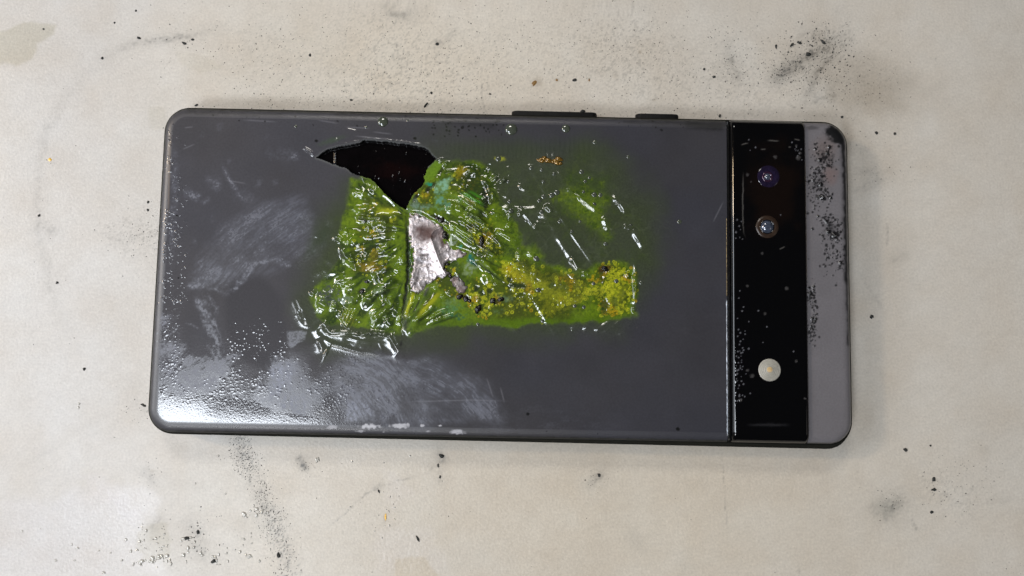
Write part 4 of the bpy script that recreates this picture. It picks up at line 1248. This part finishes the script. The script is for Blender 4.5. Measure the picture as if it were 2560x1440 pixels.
# cells
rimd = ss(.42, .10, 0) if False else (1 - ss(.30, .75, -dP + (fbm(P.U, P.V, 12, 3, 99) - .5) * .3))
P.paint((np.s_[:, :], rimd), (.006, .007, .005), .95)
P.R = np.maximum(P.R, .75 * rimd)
cu = (P.U[:-1, :-1] + P.U[1:, 1:]) / 2
cv = (P.V[:-1, :-1] + P.V[1:, 1:]) / 2
cs = (sdh[:-1, :-1] + sdh[1:, 1:]) / 2
area = np.abs((P.X[1:, 1:] - P.X[:-1, :-1]) * (P.Y[1:, 1:] - P.Y[:-1, :-1]))
alive = (cs > 0) & (area > 1e-5)
MELT = [(1075, 395), (1130, 385), (1240, 382), (1420, 372), (1540, 405), (1600, 470), (1640, 560), (1630, 700), (1600, 800), (1540, 848), (1330, 832), (1200, 826), (1040, 852), (1006, 905), (960, 884), (800, 856), (742, 790), (756, 716),
        (796, 660), (786, 590), (860, 560), (866, 430), (960, 400)]
inm = poly_sd(cu, cv, MELT) < 0
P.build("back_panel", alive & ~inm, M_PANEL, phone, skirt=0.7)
P.build("melted_film", alive & inm, M_FILM, phone, skirt=0.7)

# ---- black layer in the hole
x0, y0 = on_plane(770, 560, 7.8)
x1, y1 = on_plane(1110, 335, 7.8)
I = Sheet(np.arange(x0, x1, .16), np.arange(y0, y1, .16), 7.6)
I.Z += (fbm(I.U, I.V, 60, 2, 101) - .5) * .10
I.C[:] = np.array([.0012, .0008, .001]) * (1 + 1.2 * fbm(I.U, I.V, 24, 3, 102))[..., None]
I.paint(I.blob_mask(985, 425, 70, 26, 0, .8, .5, 5), (.006, .002, .002), .8)
I.R[:] = .12
I.S[:] = .04
for _ in range(170):
    u, v = R.gauss(975, 70), R.gauss(430, 45)
    I.bead(u, v, R.uniform(1.5, 3.2), R.uniform(.02, .09))
for _ in range(45):
    u, v = R.gauss(985, 60), R.gauss(430, 40)
    r = R.uniform(2.0, 3.0)
    I.bead(u, v, r, r / 11.8 * R.uniform(.3, .6))
for k in range(5):
    I.ridge([(836, 382 + k * 6), (843, 383 + k * 6)], 2, .2)
I.build("inner_wrap", np.ones((len(I.xs) - 1, len(I.ys) - 1), bool), M_GLASS, phone)

# ---- foil
FOIL = [(1020, 533), (1050, 536), (1077, 544), (1090, 556), (1104, 565), (1118, 584), (1122, 612), (1140, 622), (1169, 632), (1150, 645), (1132, 655), (1118, 656), (1112, 668), (1120, 684), (1106, 692), (1096, 690), (1085, 702), (1068, 706),
        (1058, 724), (1044, 734), (1030, 728), (1026, 700), (1030, 660), (1031, 625), (1021, 590)]
FOIL2 = [(1128, 696), (1146, 690), (1160, 705), (1166, 722), (1160, 736), (1148, 738), (1136, 722), (1130, 712)]


def foil(name, pts, lift, seed):
    us, vs_ = [p[0] for p in pts], [p[1] for p in pts]
    x0, y0 = on_plane(min(us) - 4, max(vs_) + 4, 9.2)
    x1, y1 = on_plane(max(us) + 4, min(vs_) - 4, 9.2)
    S = Sheet(np.arange(x0, x1, .12), np.arange(y0, y1, .12), 9.2)
    # base height follows the film below
    ix = np.clip(np.searchsorted(P.xs, S.xs), 0, len(P.xs) - 1)
    iy = np.clip(np.searchsorted(P.ys, S.ys), 0, len(P.ys) - 1)
    base = P.Z[np.ix_(ix, iy)]
    k = 21
    pad = np.pad(base, k, mode='edge')
    cs_ = pad.cumsum(0).cumsum(1)
    n = 2 * k
    sm = (cs_[n:, n:] - cs_[:-n, n:] - cs_[n:, :-n] + cs_[:-n, :-n]) / (n * n)
    sm = np.maximum(sm[:base.shape[0], :base.shape[1]], 8.7)
    a = 1 - np.abs(fbm(S.U, S.V, 50, 1, seed, .3, -20, 1.5) - .5) * 2
    b2 = 1 - np.abs(fbm(S.U, S.V, 18, 3, seed + 3) - .5) * 2
    S.Z[:] = sm + lift + .25 + .75 * a ** 2 + .14 * b2 ** 2 - .48
    t = fbm(S.U, S.V, 44, 3, seed + 5)
    S.C[:] = np.array([.70, .64, .65]) * (0.72 + .5 * fbm(S.U, S.V, 6, 3, seed + 6))[..., None]
    S.paint((np.s_[:, :], ss(.55, .75, t)), (.17, .11, .10), .8)
    S.paint((np.s_[:, :], ss(.66, .76, fbm(S.U, S.V, 8, 3, seed + 11))), (.05, .035, .03), .6)
    S.R[:] = .44
    S.M[:] = .75 - .5 * ss(.55, .75, t)
    S.S[:] = .25
    sd = poly_sd(S.U + (fbm(S.U, S.V, 9, 4, 7) - .5) * 16, S.V + (fbm(S.U, S.V, 9, 4, 8) - .5) * 16, pts)
    S.paint((np.s_[:, :], 1 - ss(0, 4, -sd)), (.015, .01, .01), .85)
    S.Z -= (1 - ss(0, 6, -sd)) * .25
    if seed == 110:
        S.paint(S.blob_mask(1068, 580, 40, 34, 20, .9, .5, 4), (.085, .045, .040), 1)
        S.setr(S.blob_mask(1068, 580, 40, 34, 20, .9, .5, 4), .65, 1)
        S.setr(S.blob_mask(1068, 580, 40, 34, 20, .9, .5, 4), .2, 1, 'M')
        S.paint(S.blob_mask(1110, 600, 10, 22, 10, .6, .5, 4), (.10, .06, .05), .7)
        S.paint(S.blob_mask(1050, 650, 18, 10, 0, .6, .5, 4), (.07, .07, .08), .7)
        S.paint(S.blob_mask(1060, 637, 14, 5, 0, .6, .5, 9), (.03, .02, .02), .8)
        S.paint(S.blob_mask(1150, 634, 20, 9, 0, .6, .5, 9), (.14, .11, .11), .7)
    cells = (sd[:-1, :-1] + sd[1:, 1:]) / 2 < 0
    return S.build(name, cells, M_FOIL, phone, skirt=.15)


foil("battery_foil", FOIL, .10, 110)
foil("battery_foil", FOIL2, .2, 131)


def surf_z(u, v):
    x, y = on_plane(u, v, 8.8)
    return x, y, P.Z[min(np.searchsorted(P.xs, x), len(P.xs) - 1), min(np.searchsorted(P.ys, y), len(P.ys) - 1)]


# charred lumps lying in the melt
for u, v, r, sx, ang, hk in ((1112, 588, 11, .7, 15, .8), (1204, 605, 11, .55, 5, .8), (1143, 632, 4, 1, 0, .8), (1104, 550, 8, 1.4, 20, .6), (1092, 545, 5, 1, 0, .6), (1148, 742, 8, 1.5, 35, .6), (1165, 748, 8, 1.2, 20, .6),
                          (1233, 752, 8, 1, 0, .8), (1126, 690, 6, .7, 0, .6), (1174, 752, 5, 1, 0, .6), (1195, 772, 9, .7, -20, .7), (1134, 712, 5, .7, 30, .6), (1253, 748, 8, 1.5, 10, .7), (905, 728, 7, 1.3, 30, .6), (916, 704, 6, 1.4, 0, .5),
                          (1118, 660, 6, 1.4, 10, .6), (1156, 640, 5, 1.8, -35, .5), (1085, 692, 5, .6, 0, .5), (1028, 552, 4, .6, 0, .5), (1512, 672, 9, 1.4, -10, .4)):
    x, y, z = surf_z(u, v)
    vv, ff = crumb_mesh("char_lump", r / 11.8, r / 11.8 * hk, R, 11, 4)
    o = pmesh("char_lump", vv, ff, M_CHAR, phone)
    o.location = (x * MM, y * MM, (z - .05) * MM)
    o.scale = (sx ** .5, 1 / sx ** .5, 1)
    o.rotation_euler.z = math.radians(ang)

# clear bubbles blown in the shell
m, nt, b = new_mat("clear_blister")
b.inputs["Roughness"].default_value = 0.05
b.inputs["Coat Weight"].default_value = 1.0
b.inputs["Coat Roughness"].default_value = 0.03
lw = nt.nodes.new("ShaderNodeLayerWeight")
lw.inputs["Blend"].default_value = 0.35
cr = nt.nodes.new("ShaderNodeValToRGB")
cr.color_ramp.elements[0].color = (.060, .070, .052, 1)
cr.color_ramp.elements[1].color = (.15, .18, .11, 1)
cr.color_ramp.elements[0].position = .25
nt.links.new(lw.outputs["Facing"], cr.inputs["Fac"])
nt.links.new(cr.outputs["Color"], b.inputs["Base Color"])
M_BUB = m
bub_me = {}


def dome_mesh(n=20, rings=7):
    vs, fs = [], []
    for j in range(rings):
        t = math.radians(90 * j / rings)
        for i in range(n):
            a = 6.28318 * i / n
            vs.append((math.cos(t) * math.cos(a), math.cos(t) * math.sin(a), math.sin(t)))
    vs.append((0, 0, 1))
    for j in range(rings - 1):
        for i in range(n):
            fs.append((j * n + i, j * n + (i + 1) % n, (j + 1) * n + (i + 1) % n, (j + 1) * n + i))
    for i in range(n):
        fs.append(((rings - 1) * n + i, (rings - 1) * n + (i + 1) % n, rings * n))
    fs.append(tuple(range(n - 1, -1, -1)))
    return vs, fs


vv, ff = dome_mesh()
dome_data = bpy.data.meshes.new("bubble")
dome_data.from_pydata(vv, [], ff)
for p in dome_data.polygons:
    p.use_smooth = len(p.vertices) < 5
dome_data.materials.append(M_BUB)
for u, v, r in ((957, 304, 14), (1278, 323, 16), (1415, 321, 11.5), (739, 315, 4.5), (915, 317, 4), (1019, 301, 3.5), (1488, 355, 7), (1328, 420, 6.5), (1354, 425, 5), (1385, 435, 6), (1358, 455, 5), (1359, 492, 7), (1379, 488, 8), (1392, 481, 8),
                (1348, 502, 6), (1353, 532, 6.5), (1454, 429, 7), (1474, 444, 4.5), (1463, 453, 5), (1459, 480, 4.5), (1486, 487, 7), (1501, 488, 6), (1485, 512, 6), (1399, 554, 6), (1450, 554, 4), (1429, 579, 5), (1514, 610, 6), (1571, 392, 5),
                (1699, 554, 6.5), (1274, 504, 6), (1277, 528, 7), (1271, 454, 5), (1303, 520, 5), (1316, 552, 5), (1576, 564, 5), (1246, 397, 8), (1357, 802, 6), (1603, 707, 6), (1341, 647, 8), (1195, 811, 5), (1408, 1400 - 550, 0),
                (1484, 709, 5), (1431, 825, 4), (912, 553, 5), (1345, 725, 7), (1437, 765, 5), (1460, 768, 5), (1541, 703, 6)):
    if r < 1:
        continue
    x, y, z = surf_z(u, v)
    o = bpy.data.objects.new("bubble", dome_data)
    link(o, phone)
    o.location = (x * MM, y * MM, (z - .06) * MM)
    rr = r / 11.9 * MM
    o.scale = (rr, rr, rr * .38)

# copper coloured scab near the upper right of the melt
M_COPPER = plain("gold_scab", (.20, .11, .015), .16, .4, coat=.8, noise=.6, nscale=1500, bump=1.0, bscale=2500)
x, y, z = surf_z(1374, 400)
for k in range(16):
    dx, dy = R.uniform(-2.6, 2.8), R.gauss(0, .45)
    vv, ff = crumb_mesh("gold_scab", R.uniform(.35, .8), R.uniform(.2, .4), R, 9, 3)
    o = pmesh("gold_scab", vv, ff, M_COPPER, phone)
    o.location = ((x + dx) * MM, (y + dy - .05 * dx) * MM, (z - .05) * MM)
    o.scale = (1.3, .75, 1)
    o.rotation_euler.z = R.uniform(-.4, .4)

# ---- camera bar
XB0 = on_plane(1829, 700, 9.4)[0]
XB1 = on_plane(2019, 700, 9.4)[0]
B = Sheet(np.linspace(XB0, XB1, 124), np.linspace(-HY - .1, HY + .1, 480), 9.5)
wrap_edges(B, 0.35, 2.6, 2.6, 9.7)
ex = np.minimum(B.X - XB0, XB1 - B.X)
B.Z -= .9 * (1 - np.sqrt(1 - (1 - np.clip(ex / .9, 0, 1)) ** 2))
B.C[:] = (.0022, .0022, .0026)
B.R[:] = .05
B.paint(B.blob_mask(1930, 470, 75, 120, 0, .7, .5, 3), (.007, .004, .003), .8)
for cu_, cv_, su, sv, n, h in ((1848, 930, 9, 50, 420, .10), (1845, 850, 8, 60, 120, .08), (1860, 800, 14, 80, 60, .05), (1990, 380, 10, 14, 90, .10), (1845, 600, 8, 60, 60, .06), (1880, 560, 30, 60, 60, .06), (1925, 700, 60, 200, 90, .05), (1870, 350, 20, 20, 30, .06), (1850, 1000, 6, 8, 30, .12)):
    for _ in range(n):
        u, v = R.gauss(cu_, su), R.gauss(cv_, sv)
        if not (1838 < u < 2012 and 325 < v < 1075):
            continue
        r = R.uniform(1.3, 2.6)
        B.bead(u, v, r, h * .5 * R.uniform(.4, 1.3))
        if R.random() < .1:
            B.paint(B.blob_mask(u, v, r, r, 0, .5), (.16, .16, .18), .7)
for pts in ([(1857, 425), (1856, 520), (1858, 580), (1866, 600)], [(1915, 352), (1950, 353)], [(1850, 362), (1872, 358)], [(1946, 624), (1962, 616)], [(1984, 348), (2000, 352)], [(1900, 374), (1915, 373)], [(1970, 368), (1978, 369)]):
    B.paint(B.line_mask(pts, 1.2, warp=1.5), (.16, .15, .14), .5)
for u, v, r in ((1880, 939, 6), (1868, 926, 4), (1850, 1001, 5), (1966, 721, 5), (1868, 714, 4), (1912, 785, 4), (1990, 902, 4), (2011, 996, 3), (1868, 437, 4), (1877, 455, 3), (1938, 393, 5), (1904, 634, 4), (1995, 395, 6), (1999, 383, 4), (1990, 365, 3)):
    B.bead(u, v, r, .10)
    B.paint(B.blob_mask(u, v, r, r, 0, .6, .5, u), (.10, .095, .095), .45)
B.paint(B.line_mask([(1860, 1062), (1980, 1062)], 3, warp=2), (.05, .05, .055), .3)
B.S[:] = .015
bm_area = np.abs((B.X[1:, 1:] - B.X[:-1, :-1]) * (B.Y[1:, 1:] - B.Y[:-1, :-1])) > 1e-5
B.build("camera_bar", bm_area, M_GLASS, phone, skirt=1.2)
# thin frame strips beside the glass
M_TRIM = plain("black_trim", (.012, .012, .012), .22, .4, noise=.3, bump=.3)
M_EDGEWEAR = plain("bare_gold_edge", (.20, .15, .08), .35, .6, noise=.5)
M_CHROME = plain("pale_edge_highlight", (.42, .45, .50), .30, .6, noise=.7, nscale=1500)


def strip(name, x0, x1, y0, y1, z0, z1, mat, parent=phone, wob=0.0):
    n = 60
    vs, fs = [], []
    for i in range(n + 1):
        y = y0 + (y1 - y0) * i / n
        w = 1 + wob * (R.random() - .5) * 2
        mx, hw = (x0 + x1) / 2, (x1 - x0) / 2 * w
        for a, b_ in ((mx - hw, z0), (mx - hw, z1 - .1), (mx - hw * .5, z1), (mx + hw * .5, z1), (mx + hw, z1 - .1), (mx + hw, z0)):
            vs.append((a * MM, y * MM, b_ * MM))
    for i in range(n):
        for k in range(5):
            fs.append((i * 6 + k, i * 6 + k + 1, (i + 1) * 6 + k + 1, (i + 1) * 6 + k))
    fs += [(0, 1, 2, 3, 4, 5), tuple(n * 6 + k for k in (5, 4, 3, 2, 1, 0))]
    return pmesh(name, vs, fs, mat, parent)


strip("bar_trim", X_PANEL + .08, XB0 - .02, -HY + .7, HY - .7, 6.8, 8.35, M_TRIM)
XS0 = XB1 + .10
strip("edge_wear", XB1 - .02, XB1 + .07, on_plane(2012, 700, 8.6)[1], on_plane(2012, 405, 8.6)[1], 8.0, 8.95, M_EDGEWEAR, wob=.5)
ya, yb = on_plane(1819, 1090, 8.6)[1], on_plane(1819, 750, 8.6)[1]
strip("bright_edge", X_PANEL - .22, X_PANEL - .02, ya, yb, 7.8, 8.68, M_CHROME, wob=.6)  # metallic highlight of the panel edge put in as a pale strip
strip("bright_edge", X_PANEL - .16, X_PANEL - .02, on_plane(1815, 740, 8.6)[1], on_plane(1815, 545, 8.6)[1], 7.8, 8.66, M_EDGEWEAR, wob=.8)

# ---- strip of shell beyond the bar
E_ = Sheet(np.linspace(XB1 + .06, HX + .1, 72), np.linspace(-HY - .1, HY + .1, 480), 8.4)
dE = wrap_edges(E_, 0.42, 2.2, 1.45, TOPZ)
E_.C[:] = np.array([.150, .142, .152]) * (.9 + .2 * fbm(E_.U, E_.V, 60, 3, 140))[..., None]
E_.R[:] = .34
E_.S[:] = .12
E_.paint(E_.blob_mask(2060, 370, 40, 40, 0, .8, .4, 2), (.155, .125, .12), .7)
E_.paint(E_.blob_mask(2075, 440, 22, 30, 0, .8, .4, 2), (.17, .125, .12), .8)
SB = (.005, .005, .006)
m = ss(600, 380, 720 - (E_.V - 300) * 0.0 - 0) if False else None
E_.paint(E_.line_mask([(2090, 335), (2106, 360), (2112, 420), (2114, 560), (2118, 700)], 7, taper=False, warp=6, seed=1), SB, .95)  # inner shadow line along the right edge, painted dark
E_.paint(E_.blob_mask(2090, 338, 30, 22, 30, .5, .6, 3), SB, 1)
E_.paint(E_.blob_mask(2062, 395, 22, 26, 30, .9, .9, 4, 7), SB, .55)
E_.paint(E_.blob_mask(2045, 455, 16, 22, 30, .9, .9, 5, 7), SB, .4)
E_.paint(E_.blob_mask(2078, 575, 20, 20, 30, .9, .9, 6, 7), SB, .5)
E_.paint(E_.blob_mask(2030, 320, 20, 6, 0, .8, .6, 6, 7), SB, .5)
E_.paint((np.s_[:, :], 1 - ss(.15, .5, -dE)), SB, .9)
E_.paint(E_.line_mask([(2118, 700), (2122, 800), (2122, 860)], 5, taper=False, warp=5, seed=1), SB, .8)
for cu_, cv_, su, sv, n in ((2062, 390, 14, 18, 90), (2050, 430, 14, 20, 70), (2040, 455, 12, 10, 50), (2056, 490, 12, 8, 50), (2070, 555, 12, 10, 60), (2085, 588, 12, 8, 50), (2040, 480, 16, 30, 80), (2080, 620, 20, 40, 90), (2035, 780, 4, 40, 60), (2028, 825, 4, 20, 60), (2026, 735, 5, 14, 60), (2100, 640, 8, 24, 30)):
    for k in range(n):
        u, v = R.gauss(cu_, su), R.gauss(cv_, sv)
        r = R.uniform(1.6, 5.4) * R.uniform(.4, 1)
        E_.paint(E_.blob_mask(u, v, r, r * R.uniform(.6, 1), R.uniform(0, 180), .5), SB, .9)
        if R.random() < .3:
            E_.dome(u, v, r, .12)
for u, v, r in ((2051, 462, 7), (2052, 492, 8), (2058, 497, 7), (2085, 588, 11), (2070, 580, 7), (2048, 400, 6), (2072, 368, 6), (2100, 657, 6), (2030, 573, 4), (2037, 373, 5), (2076, 495, 4), (2044, 541, 4)):
    sm_ = E_.blob_mask(u, v, r, r * .8, 20, .4, .5, u)
    E_.paint(sm_, SB, 1)
    E_.setr(sm_, .15)
    E_.dome(u, v, r * .8, .3)
ea = np.abs((E_.X[1:, 1:] - E_.X[:-1, :-1]) * (E_.Y[1:, 1:] - E_.Y[:-1, :-1])) > 1e-5
E_.build("shell_strip", ea, M_PANEL, phone, skirt=.5)

# ---- lenses and flash
def lathe(name, prof, mat, parent, loc, n=40):
    vs, fs = [], []
    for r, z in prof:
        for i in range(n):
            a = 6.283185 * i / n
            vs.append((r * math.cos(a) * MM, r * math.sin(a) * MM, z * MM))
    for j in range(len(prof) - 1):
        for i in range(n):
            fs.append((j * n + i, j * n + (i + 1) % n, (j + 1) * n + (i + 1) % n, (j + 1) * n + i))
    o = pmesh(name, vs, fs, mat, parent)
    o.location = loc
    return o


M_LPURP = plain("purple_coated_ring", (.012, .008, .024), .12, .0, coat=.6, noise=.5)
M_LBROWN = plain("brown_ring", (.030, .018, .012), .3, noise=.4)
M_LPINK = plain("pink_lens_edge", (.05, .02, .05), .2, .5, coat=1, noise=.3)
M_LGLASS = plain("lens_glass", (.10, .11, .14), .05, .0, coat=1, noise=.8, nscale=2500, spec=.9)
M_LGREY = plain("blue_grey_lens", (.06, .075, .11), .08, .2, coat=1, noise=.6, nscale=1800, spec=.9)
M_DARK = plain("lens_dark", (.004, .004, .005), .1, coat=1)


def bar_pt(u, v):
    x, y = on_plane(u, v, 9.7)
    return (x * MM, y * MM, 9.71 * MM)


x, y, z = bar_pt(1921, 441)
l1 = lathe("camera_lens", [(2.45, -.02), (2.35, .04), (1.2, .06), (1.0, .02)], M_LPURP, phone, (x, y, z))
l1["label"] = "upper camera lens with purple ring"
lathe("lens_rim", [(1.22, .03), (1.15, .12), (.85, .13), (.72, .04)], M_LPINK, l1, (-.0002, -.0001, 0))
lathe("lens_glass", [(.74, .05), (.65, .22), (.4, .36), (.18, .41), (.001, .43)], M_LGREY, l1, (-.0002, -.0001, 0))
x, y, z = bar_pt(1918, 567)
l2 = lathe("camera_lens", [(2.5, -.02), (2.45, .05), (1.65, .07), (1.55, .03)], M_LBROWN, phone, (x, y, z))
l2["label"] = "lower camera lens with brown ring"
lathe("lens_rim", [(1.62, .02), (1.55, .10), (1.42, .10), (1.36, .02)], M_DARK, l2, (0, 0, 0))
lathe("lens_glass", [(1.40, .03), (1.2, .30), (.8, .52), (.4, .62), (.001, .65)], M_LGREY, l2, (0, 0, 0))
M_FLASH = plain("fresnel_plastic", (.36, .345, .30), .35, noise=.12)
M_AMBER = plain("amber_phosphor", (.60, .42, .20), .4, noise=.3)
x, y, z = bar_pt(1924, 925)
pr = [(2.42, -.02), (2.38, .05)]
for i in range(6):
    r = 2.3 - i * .37
    pr += [(r, .04), (r - .06, .16), (r - .31, .02)]
pr.append((.001, .06))
fl = lathe("flash_lens", pr, M_FLASH, phone, (x, y, z), 48)
lathe("flash_core", [(.62, .085), (.5, .13), (.2, .16), (.001, .165)], M_AMBER, fl, (0, .0001, 0), 20)
